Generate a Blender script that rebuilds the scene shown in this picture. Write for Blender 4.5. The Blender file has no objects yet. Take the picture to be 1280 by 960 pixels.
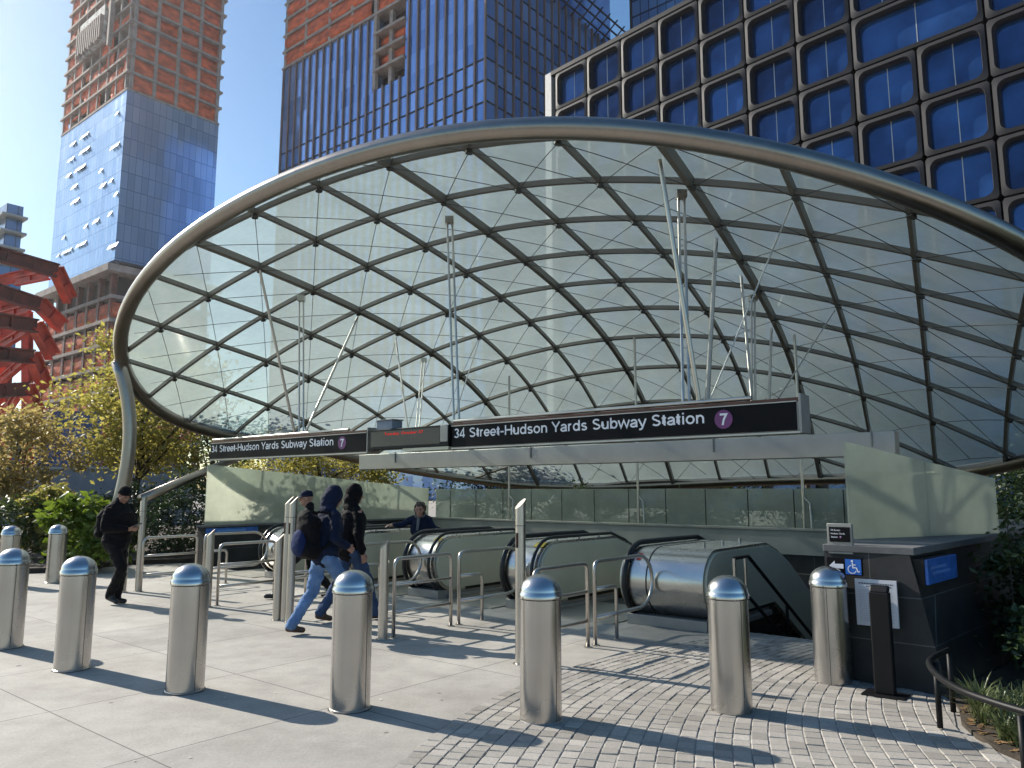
import bpy, math, random
import numpy as np
from mathutils import Vector, Matrix, Quaternion, noise as mnoise
R = math.radians
random.seed(7)
SC = bpy.context.scene
COL = SC.collection

# ------------------------------------------------------------------ camera
CAMZ = 1.627
PITCH = math.atan(133 / 955.0)
FPX = 955.0
cam = bpy.data.cameras.new("camera")
cam.sensor_width = 36; cam.lens = FPX / 1280 * 36
cam.clip_start = 0.1; cam.clip_end = 3000
camo = bpy.data.objects.new("camera", cam); COL.objects.link(camo)
camo.location = (0, 0, CAMZ); camo.rotation_euler = (R(90) + PITCH, 0, 0)
SC.camera = camo

# ------------------------------------------------------------------ light
SUN_FROM = Vector((-.85, .525, .625)).normalized()
sun = bpy.data.lights.new("sun", 'SUN'); sun.energy = 5.0; sun.angle = R(.5); sun.color = (1, .935, .83)
suno = bpy.data.objects.new("sun", sun); COL.objects.link(suno)
suno.rotation_euler = (-SUN_FROM).to_track_quat('-Z', 'Y').to_euler()
suno.location = (-20, 10, 30)
W = bpy.data.worlds.new("World"); SC.world = W; W.use_nodes = True
nt = W.node_tree; nt.nodes.clear()
sky = nt.nodes.new('ShaderNodeTexSky'); sky.sky_type = 'NISHITA'; sky.sun_disc = False
sky.sun_elevation = math.asin(SUN_FROM.z); sky.sun_rotation = math.atan2(SUN_FROM.x, SUN_FROM.y)
sky.air_density = 1.0; sky.dust_density = .55; sky.ozone_density = 1.0
bg = nt.nodes.new('ShaderNodeBackground'); bg.inputs[1].default_value = .098
out = nt.nodes.new('ShaderNodeOutputWorld')
hsv = nt.nodes.new('ShaderNodeHueSaturation'); hsv.inputs['Saturation'].default_value = 1.24
tint = nt.nodes.new('ShaderNodeMix'); tint.data_type = 'RGBA'; tint.blend_type = 'MULTIPLY'; tint.inputs[0].default_value = 1.
tint.inputs[7].default_value = (.94, 1.025, 1.03, 1)
nt.links.new(sky.outputs[0], hsv.inputs['Color']); nt.links.new(hsv.outputs[0], tint.inputs[6]); nt.links.new(tint.outputs[2], bg.inputs[0]); nt.links.new(bg.outputs[0], out.inputs[0])
SC.view_settings.view_transform = 'Standard'; SC.view_settings.look = 'None'
SC.view_settings.exposure = .62; SC.view_settings.gamma = 1
SC.cycles.max_bounces = 10; SC.cycles.transparent_max_bounces = 16
SC.cycles.transmission_bounces = 6; SC.cycles.diffuse_bounces = 3; SC.cycles.glossy_bounces = 4
SC.cycles.caustics_reflective = False; SC.cycles.caustics_refractive = False
SC.cycles.use_denoising = True
SC.cycles.sample_clamp_indirect = 6

# ------------------------------------------------------------------ materials
class NT:
    """tiny node helper"""
    def __init__(s, name):
        s.m = bpy.data.materials.new(name); s.m.use_nodes = True
        s.t = s.m.node_tree; s.t.nodes.clear()
        s.out = s.n('ShaderNodeOutputMaterial')
    def n(s, typ, **kw):
        nd = s.t.nodes.new(typ)
        for k, v in kw.items():
            if k.startswith('i_'):
                key = k[2:]; key = int(key) if key.isdigit() else key.replace('_', ' ')
                if isinstance(v, bpy.types.NodeSocket): s.t.links.new(v, nd.inputs[key])
                else: nd.inputs[key].default_value = v
            else: setattr(nd, k, v)
        return nd
    def link(s, a, b): s.t.links.new(a, b)
    def coord(s, scale=(1, 1, 1), rot=(0, 0, 0), loc=(0, 0, 0), kind='Object'):
        tc = s.n('ShaderNodeTexCoord')
        mp = s.n('ShaderNodeMapping'); mp.inputs['Scale'].default_value = scale
        mp.inputs['Rotation'].default_value = rot; mp.inputs['Location'].default_value = loc
        s.link(tc.outputs[kind], mp.inputs['Vector']); return mp.outputs[0]
    def noise(s, vec, scale, detail=4, rough=.55):
        return s.n('ShaderNodeTexNoise', i_Vector=vec, i_Scale=scale, i_Detail=detail, i_Roughness=rough).outputs[0]
    def ramp(s, fac, c0, c1, p0=.3, p1=.7):
        r = s.n('ShaderNodeValToRGB', i_Fac=fac)
        r.color_ramp.elements[0].position = p0; r.color_ramp.elements[1].position = p1
        r.color_ramp.elements[0].color = (*c0, 1); r.color_ramp.elements[1].color = (*c1, 1)
        return r.outputs[0]
    def mix(s, fac, a, b, blend='MIX'):
        m = s.n('ShaderNodeMix', data_type='RGBA', blend_type=blend)
        for idx, v in ((0, fac), (6, a), (7, b)):
            if isinstance(v, bpy.types.NodeSocket): s.link(v, m.inputs[idx])
            else: m.inputs[idx].default_value = v if idx == 0 else (*v, 1)
        return m.outputs[2]
    def bump(s, h, strength=.3, dist=.01):
        return s.n('ShaderNodeBump', i_Height=h, i_Strength=strength, i_Distance=dist).outputs[0]
    def done(s, shader):
        s.link(shader, s.out.inputs[0]); return s.m

def scal(c, k): return tuple(min(1, x * k) for x in c)

def mat(name, color, rough=.6, metal=0., var=.15, nscale=3., bump=0., spec=.5, stretch=(1, 1, 1), bscale=None, coat=0):
    t = NT(name); v = t.coord(stretch)
    nz = t.noise(v, nscale)
    c = t.ramp(nz, scal(color, 1 - var), scal(color, 1 + var))
    p = t.n('ShaderNodeBsdfPrincipled', i_Base_Color=c, i_Roughness=rough, i_Metallic=metal)
    p.inputs['Specular IOR Level'].default_value = spec
    p.inputs['Coat Weight'].default_value = coat
    r = t.n('ShaderNodeMapRange', i_Value=nz); r.inputs[3].default_value = max(.03, rough - .08); r.inputs[4].default_value = min(1, rough + .08)
    t.link(r.outputs[0], p.inputs['Roughness'])
    if bump:
        t.link(t.bump(t.noise(v, bscale or nscale * 8), bump), p.inputs['Normal'])
    return t.done(p.outputs[0])

M = {}
def steel(name, col, rough, stretch, streak=.12, aniso=0., bmp=True):
    t = NT(name); v = t.coord(stretch)
    n1 = t.noise(v, 6, 5); v2 = t.coord((1, 1, 1)); n2 = t.noise(v2, 2.2, 4)
    c = t.mix(.5, t.ramp(n1, scal(col, 1 - streak), scal(col, 1 + streak)), t.ramp(n2, scal(col, .82), scal(col, 1.1)))
    rr = t.n('ShaderNodeMapRange', i_Value=n2); rr.inputs[3].default_value = rough - .06; rr.inputs[4].default_value = rough + .1
    p = t.n('ShaderNodeBsdfPrincipled', i_Base_Color=c, i_Metallic=1., i_Roughness=rr.outputs[0])
    p.inputs['Anisotropic'].default_value = aniso
    if bmp: t.link(t.bump(n1, .025, .001), p.inputs['Normal'])
    return t.done(p.outputs[0])
M['steel'] = steel('brushed_steel', (.49, .475, .455), .25, (14, 14, .25), .05, .3, False)
M['steel_dome'] = steel('dome_steel', (.55, .54, .53), .2, (3, 3, 3), .05)
M['steel_rail'] = steel('rail_steel', (.52, .49, .45), .3, (4, 4, 4), .08)
M['steel_rim'] = steel('rim_steel', (.32, .285, .25), .3, (3, 3, 3), .08)
M['steel_drum'] = steel('drum_steel', (.56, .54, .51), .25, (.6, 9, 9), .06, 0, False)
M['steel_olive'] = mat('panel_steel', (.58, .555, .43), .5, .2, .08, 1.2)
M['steel_beam'] = steel('beam_steel', (.47, .45, .41), .48, (1, 1, 1), .07)
M['rib'] = mat('rib_paint', (.19, .178, .158), .5, .3, .12, 2)
M['cable'] = mat('cable_steel', (.09, .088, .085), .4, .7, .1, 2)
M['black_rubber'] = mat('black_rubber', (.012, .012, .013), .38, 0, .2, 4)
M['black'] = mat('black_paint', (.006, .006, .007), .5, 0, .2, 4, spec=.25)
M['sign_black'] = mat('sign_black', (.005, .0045, .006), .5, 0, .2, 3, spec=.12)
M['sign_trim'] = mat('sign_trim', (.10, .045, .035), .35, .5, .2, 5)
M['white'] = mat('sign_white', (.80, .80, .84), .5, 0, .03, 4)
M['purple'] = mat('sign_purple', (.16, .035, .15), .5, 0, .1, 4)
M['blue_sign'] = mat('sign_blue', (.015, .13, .52), .45, 0, .08, 4)
M['blue_plaque'] = mat('plaque_blue', (.03, .13, .45), .4, 0, .3, 9)
M['paper'] = mat('poster_paper', (.62, .62, .66), .6, 0, .06, 6)
M['poster_ink'] = mat('poster_ink', (.08, .08, .10), .7, 0, .1, 6)
M['gray_plate'] = mat('gray_plate', (.30, .29, .27), .45, .3, .1, 5)
M['orange_net'] = mat('orange_netting', (.62, .125, .05), .8, 0, .5, .35, stretch=(1, 1, 2))
M['slab'] = mat('raw_slab_concrete', (.36, .29, .26), .85, 0, .25, .6)
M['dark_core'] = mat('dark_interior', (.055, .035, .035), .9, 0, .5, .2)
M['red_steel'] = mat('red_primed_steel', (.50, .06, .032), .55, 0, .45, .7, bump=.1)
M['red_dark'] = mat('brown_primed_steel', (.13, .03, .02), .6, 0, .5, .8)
M['copper_fin'] = mat('bronze_fin', (.24, .16, .13), .4, .5, .15, .4)
M['frame_metal'] = mat('bronze_window_frame', (.027, .025, .028), .6, .0, .12, .5, spec=.3)
M['reveal'] = mat('reveal_metal', (.03, .03, .036), .5, .2, .1, 1)
M['frame_dark'] = mat('dark_joint', (.015, .014, .016), .6, 0, .1, 1)
M['concrete_wall'] = mat('hoarding_concrete', (.22, .22, .24), .85, 0, .2, 1.5)
M['bark'] = mat('bark', (.06, .045, .032), .9, 0, .4, 14, bump=.5)
M['soil'] = mat('soil', (.05, .038, .026), .95, 0, .5, 6, bump=.6)
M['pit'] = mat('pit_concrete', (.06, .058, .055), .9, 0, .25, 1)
M['stairs'] = mat('stair_granite', (.22, .215, .21), .8, 0, .2, 9)

def glass_frit(name, col, alpha, trans, gloss=.12, rough=.12, dirt=.2):
    """fritted safety glass: part see-through, part white dots that pass and scatter light"""
    t = NT(name); v = t.coord((1, 1, 1))
    n1 = t.noise(v, .8, 5); n2 = t.noise(v, 9, 4)
    c = t.mix(.4, t.ramp(n1, scal(col, 1 - dirt), scal(col, 1 + dirt * .6)), t.ramp(n2, scal(col, .88), scal(col, 1.08)))
    tr = t.n('ShaderNodeBsdfTransparent', i_Color=(*trans, 1))
    tl = t.n('ShaderNodeBsdfTranslucent', i_Color=c); df = t.n('ShaderNodeBsdfDiffuse', i_Color=c)
    m1 = t.n('ShaderNodeMixShader', i_0=.28, i_1=tl.outputs[0], i_2=df.outputs[0])
    m2 = t.n('ShaderNodeMixShader', i_0=alpha, i_1=tr.outputs[0], i_2=m1.outputs[0])
    gl = t.n('ShaderNodeBsdfGlossy', i_Color=(.9, .95, .95, 1), i_Roughness=rough)
    fr = t.n('ShaderNodeFresnel', i_IOR=1.45)
    f2 = t.n('ShaderNodeMath', operation='MULTIPLY', i_0=fr.outputs[0], i_1=gloss * 8)
    f2.use_clamp = True
    m3 = t.n('ShaderNodeMixShader', i_0=f2.outputs[0], i_1=m2.outputs[0], i_2=gl.outputs[0])
    return t.done(m3.outputs[0])
M['canopy_glass'] = glass_frit('canopy_fritted_glass', (.68, .82, .79), .62, (.80, .88, .86), .05)
M['screen_glass'] = glass_frit('screen_fritted_glass', (.74, .77, .70), .47, (.78, .84, .80), .04, .12, .35)
M['wing_glass'] = glass_frit('wing_fritted_glass', (.72, .74, .65), .60, (.66, .70, .65), .018, .3, .42)

def curtain(name, c0, c1, cell, metal=.55, rough=.12, grid=(.0, .0), gridc=(.02, .03, .05)):
    """curtain wall glass, each pane reflecting a little differently. local x along face, z up"""
    t = NT(name)
    tc = t.n('ShaderNodeTexCoord'); sep = t.n('ShaderNodeSeparateXYZ', i_0=tc.outputs['Object'])
    xy = t.n('ShaderNodeMath', operation='ADD', i_0=sep.outputs[0], i_1=sep.outputs[1])
    def snap(o, d):
        m = t.n('ShaderNodeMath', operation='DIVIDE', i_0=o, i_1=d)
        return t.n('ShaderNodeMath', operation='FLOOR', i_0=m.outputs[0]).outputs[0], t.n('ShaderNodeMath', operation='FRACT', i_0=m.outputs[0]).outputs[0]
    fx, rx = snap(xy.outputs[0], cell[0]); fz, rz = snap(sep.outputs[2], cell[1])
    cb = t.n('ShaderNodeCombineXYZ', i_0=fx, i_1=fz)
    wn = t.n('ShaderNodeTexWhiteNoise', noise_dimensions='3D', i_Vector=cb.outputs[0])
    big = t.noise(t.coord((1, 1, 1)), .03, 4)
    f = t.n('ShaderNodeMath', operation='MULTIPLY_ADD', i_0=wn.outputs[0], i_1=.45, i_2=0.)
    f3 = t.n('ShaderNodeMath', operation='ADD', i_0=f.outputs[0], i_1=big)
    c = t.ramp(f3.outputs[0], c0, c1, .4, .95)
    if grid[0] or grid[1]:
        gx = t.n('ShaderNodeMath', operation='LESS_THAN', i_0=rx, i_1=grid[0]); gz = t.n('ShaderNodeMath', operation='LESS_THAN', i_0=rz, i_1=grid[1])
        g = t.n('ShaderNodeMath', operation='MAXIMUM', i_0=gx.outputs[0], i_1=gz.outputs[0])
        c = t.mix(g.outputs[0], c, gridc)
    p = t.n('ShaderNodeBsdfPrincipled', i_Base_Color=c, i_Metallic=metal, i_Roughness=rough)
    bmp = t.noise(t.coord((1, 1, .6)), .12, 2)
    wn2 = t.n('ShaderNodeVectorMath', operation='SUBTRACT', i_0=wn.outputs[1]); wn2.inputs[1].default_value = (.5, .5, .5)
    wn3 = t.n('ShaderNodeVectorMath', operation='SCALE', i_0=wn2.outputs[0]); wn3.inputs['Scale'].default_value = .05
    geo = t.n('ShaderNodeNewGeometry')
    nn = t.n('ShaderNodeVectorMath', operation='ADD', i_0=geo.outputs['Normal'], i_1=wn3.outputs[0])
    nn2 = t.n('ShaderNodeVectorMath', operation='NORMALIZE', i_0=nn.outputs[0])
    bb = t.n('ShaderNodeBump', i_Height=bmp, i_Strength=.12, i_Distance=1., i_Normal=nn2.outputs[0])
    t.link(bb.outputs[0], p.inputs['Normal'])
    return t.done(p.outputs[0])
M['tower_glass'] = curtain('tower_blue_glass', (.20, .36, .58), (.34, .52, .76), (1.6, 4.2), .5, .16, (.07, .05), (.14, .26, .44))
M['mid_glass'] = curtain('ribbed_tower_glass', (.10, .21, .48), (.30, .46, .82), (2.5, 4.2), .55, .1)
M['pane_glass'] = curtain('dark_blue_pane', (.016, .04, .10), (.06, .12, .25), (2.1, 4.3), .45, .08)
def panemat():
    t = NT('reflecting_window_pane')
    oi = t.n('ShaderNodeObjectInfo'); v = t.coord((1, 1, 1))
    off = t.n('ShaderNodeVectorMath', operation='ADD', i_0=v); cb = t.n('ShaderNodeCombineXYZ', i_0=oi.outputs['Random'], i_1=oi.outputs['Random'])
    sc = t.n('ShaderNodeVectorMath', operation='SCALE', i_0=cb.outputs[0]); sc.inputs['Scale'].default_value = 60.
    t.link(sc.outputs[0], off.inputs[1])
    n1 = t.noise(off.outputs[0], .35, 3); n2 = t.noise(off.outputs[0], .16, 2)
    f = t.n('ShaderNodeMath', operation='MULTIPLY_ADD', i_0=oi.outputs['Random'], i_1=.35, i_2=n1)
    c = t.ramp(f.outputs[0], (.008, .024, .08), (.04, .11, .29), .40, .95)
    p = t.n('ShaderNodeBsdfPrincipled', i_Base_Color=c, i_Metallic=.45, i_Roughness=.06)
    t.link(t.bump(n2, .22, .5), p.inputs['Normal'])
    return t.done(p.outputs[0])
M['pane_glass'] = panemat()
M['far_glass'] = curtain('far_tower_glass', (.05, .12, .24), (.12, .22, .36), (2, 3.6), .5, .12, (.1, .12))

def leafmat(name, c0, c1, sc=1.2, trl=.35):
    t = NT(name); v = t.coord((1, 1, 1))
    n1 = t.noise(v, sc, 3); n2 = t.noise(v, sc * 14, 2)
    f = t.n('ShaderNodeMath', operation='MULTIPLY_ADD', i_0=n2, i_1=.6, i_2=0.)
    f2 = t.n('ShaderNodeMath', operation='MULTIPLY_ADD', i_0=n1, i_1=.6, i_2=f.outputs[0])
    c = t.ramp(f2.outputs[0], c0, c1, .42, .78)
    d = t.n('ShaderNodeBsdfPrincipled', i_Base_Color=c, i_Roughness=.45)
    tl = t.n('ShaderNodeBsdfTranslucent', i_Color=c)
    mx = t.n('ShaderNodeMixShader', i_0=trl, i_1=d.outputs[0], i_2=tl.outputs[0])
    return t.done(mx.outputs[0])
M['leaf_yellow'] = leafmat('autumn_leaves', (.20, .20, .05), (.56, .48, .11), .9, .6)
M['leaf_orange'] = leafmat('orange_leaves', (.26, .22, .08), (.56, .43, .16), .9, .6)
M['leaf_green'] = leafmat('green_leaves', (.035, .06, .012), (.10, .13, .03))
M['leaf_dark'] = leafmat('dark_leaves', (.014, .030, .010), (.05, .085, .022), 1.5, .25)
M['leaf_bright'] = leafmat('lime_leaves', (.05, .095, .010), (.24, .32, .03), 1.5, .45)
M['grass'] = leafmat('strap_grass', (.06, .09, .03), (.20, .23, .10), 4, .3)

# paving: cast slabs with saw-cut joints (entrance grid)
ANG = R(39.4)
def slabmat():
    t = NT('plaza_slabs')
    v = t.coord((1, 1, 1), (0, 0, ANG), (.35, .62, 0))
    br = t.n('ShaderNodeTexBrick', offset=0., i_Vector=v, i_Scale=1., i_Mortar_Size=.006, i_Mortar_Smooth=.2, i_Bias=0.)
    br.inputs['Brick Width'].default_value = 1.52; br.inputs['Row Height'].default_value = 1.52
    br.inputs['Color1'].default_value = (.475, .45, .405, 1); br.inputs['Color2'].default_value = (.415, .395, .36, 1)
    br.inputs['Mortar'].default_value = (.17, .16, .15, 1)
    o = t.coord((1, 1, 1)); n1 = t.noise(o, .9, 6, .6); n2 = t.noise(o, 45, 3); n3 = t.noise(o, 4, 5, .65)
    c = t.mix(.9, br.outputs[0], t.ramp(n1, (.62, .61, .60), (1, 1, 1), .25, .7), 'MULTIPLY')
    vg = t.n('ShaderNodeTexVoronoi', i_Vector=t.coord((1, 1, 1), (0, 0, .6)), i_Scale=1.25); gum = t.n('ShaderNodeMath', operation='LESS_THAN', i_0=vg.outputs[0], i_1=.034)
    c = t.mix(gum.outputs[0], c, (.11, .105, .10))
    c = t.mix(.45, c, t.ramp(n3, (.6, .6, .6), (1.0, 1.0, 1.0), .3, .6), 'MULTIPLY')
    c = t.mix(.5, c, t.ramp(n2, (.75, .74, .72), (1, 1, 1), .3, .6), 'MULTIPLY')
    vo = t.n('ShaderNodeTexVoronoi', i_Vector=o, i_Scale=2.3); sp = t.n('ShaderNodeMath', operation='LESS_THAN', i_0=vo.outputs[0], i_1=.045)
    c = t.mix(sp.outputs[0], c, (.16, .15, .14))
    p = t.n('ShaderNodeBsdfPrincipled', i_Base_Color=c, i_Roughness=.78)
    h = t.n('ShaderNodeMath', operation='MULTIPLY_ADD', i_0=br.outputs[1], i_1=-1.5, i_2=n2)
    t.link(t.bump(h.outputs[0], .35, .006), p.inputs['Normal'])
    return t.done(p.outputs[0])
M['slabs'] = slabmat()

def settmat():
    t = NT('granite_setts')
    at = t.n('ShaderNodeAttribute', attribute_name='tone')
    o = t.coord((1, 1, 1)); n2 = t.noise(o, 60, 4); n1 = t.noise(o, 1.3, 4)
    c = t.ramp(at.outputs['Fac'], (.27, .25, .22), (.50, .465, .415), 0., 1.)
    c = t.mix(.7, c, t.ramp(n2, (.7, .7, .7), (1, 1, 1), .3, .65), 'MULTIPLY')
    c = t.mix(.5, c, t.ramp(n1, (.65, .64, .62), (1, 1, 1), .3, .65), 'MULTIPLY')
    p = t.n('ShaderNodeBsdfPrincipled', i_Base_Color=c, i_Roughness=.72)
    t.link(t.bump(n2, .5, .004), p.inputs['Normal'])
    return t.done(p.outputs[0])
M['setts'] = settmat()
M['mortar'] = mat('sett_mortar', (.30, .285, .26), .95, 0, .3, 8, bump=.5)

def stonemat():
    t = NT('dark_granite_blocks')
    tc = t.n('ShaderNodeTexCoord'); sep = t.n('ShaderNodeSeparateXYZ', i_0=tc.outputs['Object'])
    s = t.n('ShaderNodeMath', operation='MULTIPLY_ADD', i_0=sep.outputs[1], i_1=-.6, i_2=sep.outputs[0])
    cb = t.n('ShaderNodeCombineXYZ', i_0=s.outputs[0], i_1=sep.outputs[2])
    br = t.n('ShaderNodeTexBrick', offset=.5, i_Vector=cb.outputs[0], i_Scale=1., i_Mortar_Size=.004, i_Bias=0.)
    br.inputs['Brick Width'].default_value = 1.1; br.inputs['Row Height'].default_value = .37
    br.inputs['Color1'].default_value = (.040, .040, .039, 1); br.inputs['Color2'].default_value = (.028, .028, .029, 1)
    br.inputs['Mortar'].default_value = (.12, .12, .115, 1)
    o = t.coord((1, 1, 1)); n1 = t.noise(o, 3, 6, .65); n2 = t.noise(o, 60, 3)
    c = t.mix(.8, br.outputs[0], t.ramp(n1, (.55, .55, .55), (1.25, 1.25, 1.25), .3, .7), 'MULTIPLY')
    p = t.n('ShaderNodeBsdfPrincipled', i_Base_Color=c, i_Roughness=.55)
    p.inputs['Specular IOR Level'].default_value = .25
    t.link(t.bump(n2, .2, .003), p.inputs['Normal'])
    return t.done(p.outputs[0])
M['stone'] = stonemat()
def curbmat():
    return mat('curb_granite', (.42, .40, .345), .7, 0, .14, 1.4, bump=.12, bscale=50)
M['curb'] = curbmat()
M['cap_stone'] = mat('cap_granite', (.13, .13, .13), .6, 0, .2, 5, bump=.15, bscale=50)

def cloth(name, col, rough=.85, var=.25):
    t = NT(name); v = t.coord((1, 1, 1)); n1 = t.noise(v, 6, 5); n2 = t.noise(v, 160, 2)
    c = t.ramp(n1, scal(col, 1 - var), scal(col, 1 + var))
    p = t.n('ShaderNodeBsdfPrincipled', i_Base_Color=c, i_Roughness=rough)
    p.inputs['Sheen Weight'].default_value = .02; p.inputs['Specular IOR Level'].default_value = .15
    h = t.n('ShaderNodeMath', operation='MULTIPLY_ADD', i_0=n2, i_1=.25, i_2=n1)
    t.link(t.bump(h.outputs[0], .6, .012), p.inputs['Normal'])
    return t.done(p.outputs[0])
M['cloth_black'] = cloth('black_cloth', (.005, .0045, .006))
M['cloth_black2'] = cloth('charcoal_cloth', (.008, .0075, .008))
M['cloth_navy'] = cloth('navy_cloth', (.009, .015, .038))
M['denim'] = cloth('faded_denim', (.13, .22, .40), .85, .3)
M['denim_dark'] = cloth('dark_denim', (.045, .075, .15), .85, .3)
M['shoe_brown'] = mat('brown_shoe', (.09, .05, .03), .6, 0, .2, 20)
M['shoe_black'] = mat('black_shoe', (.015, .015, .017), .5, 0, .2, 20)
M['skin'] = mat('skin', (.38, .20, .14), .5, 0, .12, 14)
M['skin_dark'] = mat('tanned_skin', (.30, .155, .105), .5, 0, .12, 14)
M['hair'] = mat('brown_hair', (.035, .018, .012), .6, 0, .4, 40, bump=.5)
M['phone'] = mat('phone_glass', (.02, .02, .025), .15)
M['bag_blue'] = cloth('blue_bag', (.012, .024, .085))
M['scarf'] = cloth('grey_fleece', (.16, .16, .17))

def emis(name, col, st):
    t = NT(name); e = t.n('ShaderNodeEmission', i_Color=(*col, 1), i_Strength=st); return t.done(e.outputs[0])
M['led_red'] = emis('red_led', (1, .03, .02), .55)
M['led_slot'] = mat('led_lens', (.05, .012, .012), .2)

# ------------------------------------------------------------------ mesh builder
def frame(t):
    t = Vector(t).normalized()
    up = Vector((0, 0, 1)) if abs(t.z) < .95 else Vector((1, 0, 0))
    a = t.cross(up).normalized(); b = a.cross(t).normalized()
    return a, b

class MB:
    def __init__(s): s.v = []; s.f = []
    def add(s, v, f):
        k = len(s.v); s.v += [tuple(x) for x in v]; s.f += [tuple(i + k for i in q) for q in f]; return s
    def box(s, x0, x1, y0, y1, z0, z1, T=None):
        v = [(x, y, z) for z in (z0, z1) for x, y in ((x0, y0), (x1, y0), (x1, y1), (x0, y1))]
        if T: v = [T(*p) for p in v]
        return s.add(v, [(3, 2, 1, 0), (4, 5, 6, 7), (0, 1, 5, 4), (1, 2, 6, 5), (2, 3, 7, 6), (3, 0, 4, 7)])
    def quad(s, a, b, c, d): return s.add([a, b, c, d], [(0, 1, 2, 3)])
    def rings(s, rs, cap=True, closed=False):
        n = len(rs[0]); v = [p for r in rs for p in r]; f = []
        m = len(rs)
        for i in range(m if closed else m - 1):
            for j in range(n):
                a = i * n + j; b = i * n + (j + 1) % n; c = ((i + 1) % m) * n + (j + 1) % n; d = ((i + 1) % m) * n + j
                f.append((a, b, c, d))
        if cap and not closed:
            f.append(tuple(range(n - 1, -1, -1))); f.append(tuple((m - 1) * n + j for j in range(n)))
        return s.add(v, f)
    def tube(s, pts, r, n=8, closed=False, cap=True, flat=None):
        pts = [Vector(p) for p in pts]; m = len(pts); rs = []
        prev = None
        for i, p in enumerate(pts):
            if closed: t = pts[(i + 1) % m] - pts[i - 1]
            else: t = pts[min(i + 1, m - 1)] - pts[max(i - 1, 0)]
            if t.length < 1e-9: t = Vector((0, 0, 1))
            t.normalize()
            if prev is None: a, b = frame(t)
            else:
                a = prev - t * prev.dot(t)
                a = a.normalized() if a.length > 1e-6 else frame(t)[0]
                b = a.cross(t).normalized()
            if closed or flat: a, b = frame(t)
            prev = a
            rr = r[i] if isinstance(r, (list, tuple)) else r
            rs.append([p + a * math.cos(2 * math.pi * k / n) * rr - b * math.sin(2 * math.pi * k / n) * rr for k in range(n)])
        return s.rings(rs, cap, closed)
    def bar(s, pts, w, h, ups=None):
        """rectangular section swept along pts, h hangs along -up"""
        pts = [Vector(p) for p in pts]; rs = []
        for i, p in enumerate(pts):
            t = (pts[min(i + 1, len(pts) - 1)] - pts[max(i - 1, 0)]).normalized()
            u = Vector(ups[i]) if ups else Vector((0, 0, 1))
            a = t.cross(u).normalized(); u = a.cross(t).normalized()
            rs.append([p + a * w / 2, p - a * w / 2, p - a * w / 2 - u * h, p + a * w / 2 - u * h])
        return s.rings(rs)
    def lathe(s, prof, n=24, c=(0, 0, 0)):
        rs = [[(c[0] + max(r, 1e-4) * math.cos(2 * math.pi * k / n), c[1] + max(r, 1e-4) * math.sin(2 * math.pi * k / n), c[2] + z) for k in range(n)] for r, z in prof]
        return s.rings(rs)
    def prism(s, poly, z0, z1, poly1=None):
        n = len(poly); p1 = poly1 or poly
        v = [(x, y, z0) for x, y in poly] + [(x, y, z1) for x, y in p1]
        return s.add(v, [tuple(range(n - 1, -1, -1)), tuple(range(n, 2 * n))] + [(i, (i + 1) % n, n + (i + 1) % n, n + i) for i in range(n)])
    def extr(s, prof, x0, x1):
        """profile in (y,z) extruded along x"""
        n = len(prof)
        v = [(x0, y, z) for y, z in prof] + [(x1, y, z) for y, z in prof]
        return s.add(v, [tuple(range(n)), tuple(range(2 * n - 1, n - 1, -1))] + [((i + 1) % n, i, n + i, n + (i + 1) % n) for i in range(n)])
    def build(s, name, m, parent=None, smooth=40, bevel=0, world=False):
        v = s.v
        if world and parent is not None:
            rt = parent
            chain = []
            while rt is not None: chain.append(rt); rt = rt.parent
            mm = Matrix.Identity(4)
            for o in reversed(chain): mm = mm @ o.matrix_basis
            inv = mm.inverted(); v = [tuple(inv @ Vector(p)) for p in v]
        me = bpy.data.meshes.new(name); me.from_pydata(v, [], s.f); me.update()
        if m: me.materials.append(M[m] if isinstance(m, str) else m)
        if smooth:
            me.polygons.foreach_set('use_smooth', [True] * len(me.polygons)); me.set_sharp_from_angle(angle=R(smooth))
        o = bpy.data.objects.new(name, me); COL.objects.link(o)
        if parent is not None: o.parent = parent
        if bevel:
            b = o.modifiers.new('bevel', 'BEVEL'); b.width = bevel; b.segments = 2; b.limit_method = 'ANGLE'; b.angle_limit = R(50)
        return o

def tag(o, label, cat, group=None):
    o['label'] = label; o['category'] = cat
    if group: o['group'] = group
    return o
def thing(name, label, cat, loc=(0, 0, 0), rz=0, group=None):
    o = bpy.data.objects.new(name, None); COL.objects.link(o)
    o.location = loc; o.rotation_euler = (0, 0, rz); o.empty_display_size = .2
    return tag(o, label, cat, group)
def struct(o, kind='structure'):
    o['kind'] = kind; return o
def copy_tree(o, parent=None):
    c = o.copy(); COL.objects.link(c)
    if parent is not None: c.parent = parent
    for ch in [x for x in COL.objects if x.parent == o]: copy_tree(ch, c)
    return c

# entrance frame: s along the sign line (to the right and nearer), w away from the viewer
UH = Vector((math.cos(ANG), -math.sin(ANG), 0)); VH = Vector((math.sin(ANG), math.cos(ANG), 0))
O = Vector((-.965, 12.12, 0))
def E(s, w, z=0.): return O + UH * s + VH * w + Vector((0, 0, z))
def ethings(name, label, cat, s=0, w=0, z=0, group=None): return thing(name, label, cat, E(s, w, z), -ANG, group)
def ray(px, py):
    dx = (px - 640) / FPX; dy = (480 - py) / FPX
    return Vector((dx, math.cos(PITCH) - dy * math.sin(PITCH), math.sin(PITCH) + dy * math.cos(PITCH)))
def at(px, py, Y):
    r = ray(px, py); return r * (Y / r.y) + Vector((0, 0, CAMZ))
def gnd(px, py, z=0.):
    r = ray(px, py); t = (z - CAMZ) / r.z; p = r * t; return Vector((p.x, p.y, z))

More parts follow.
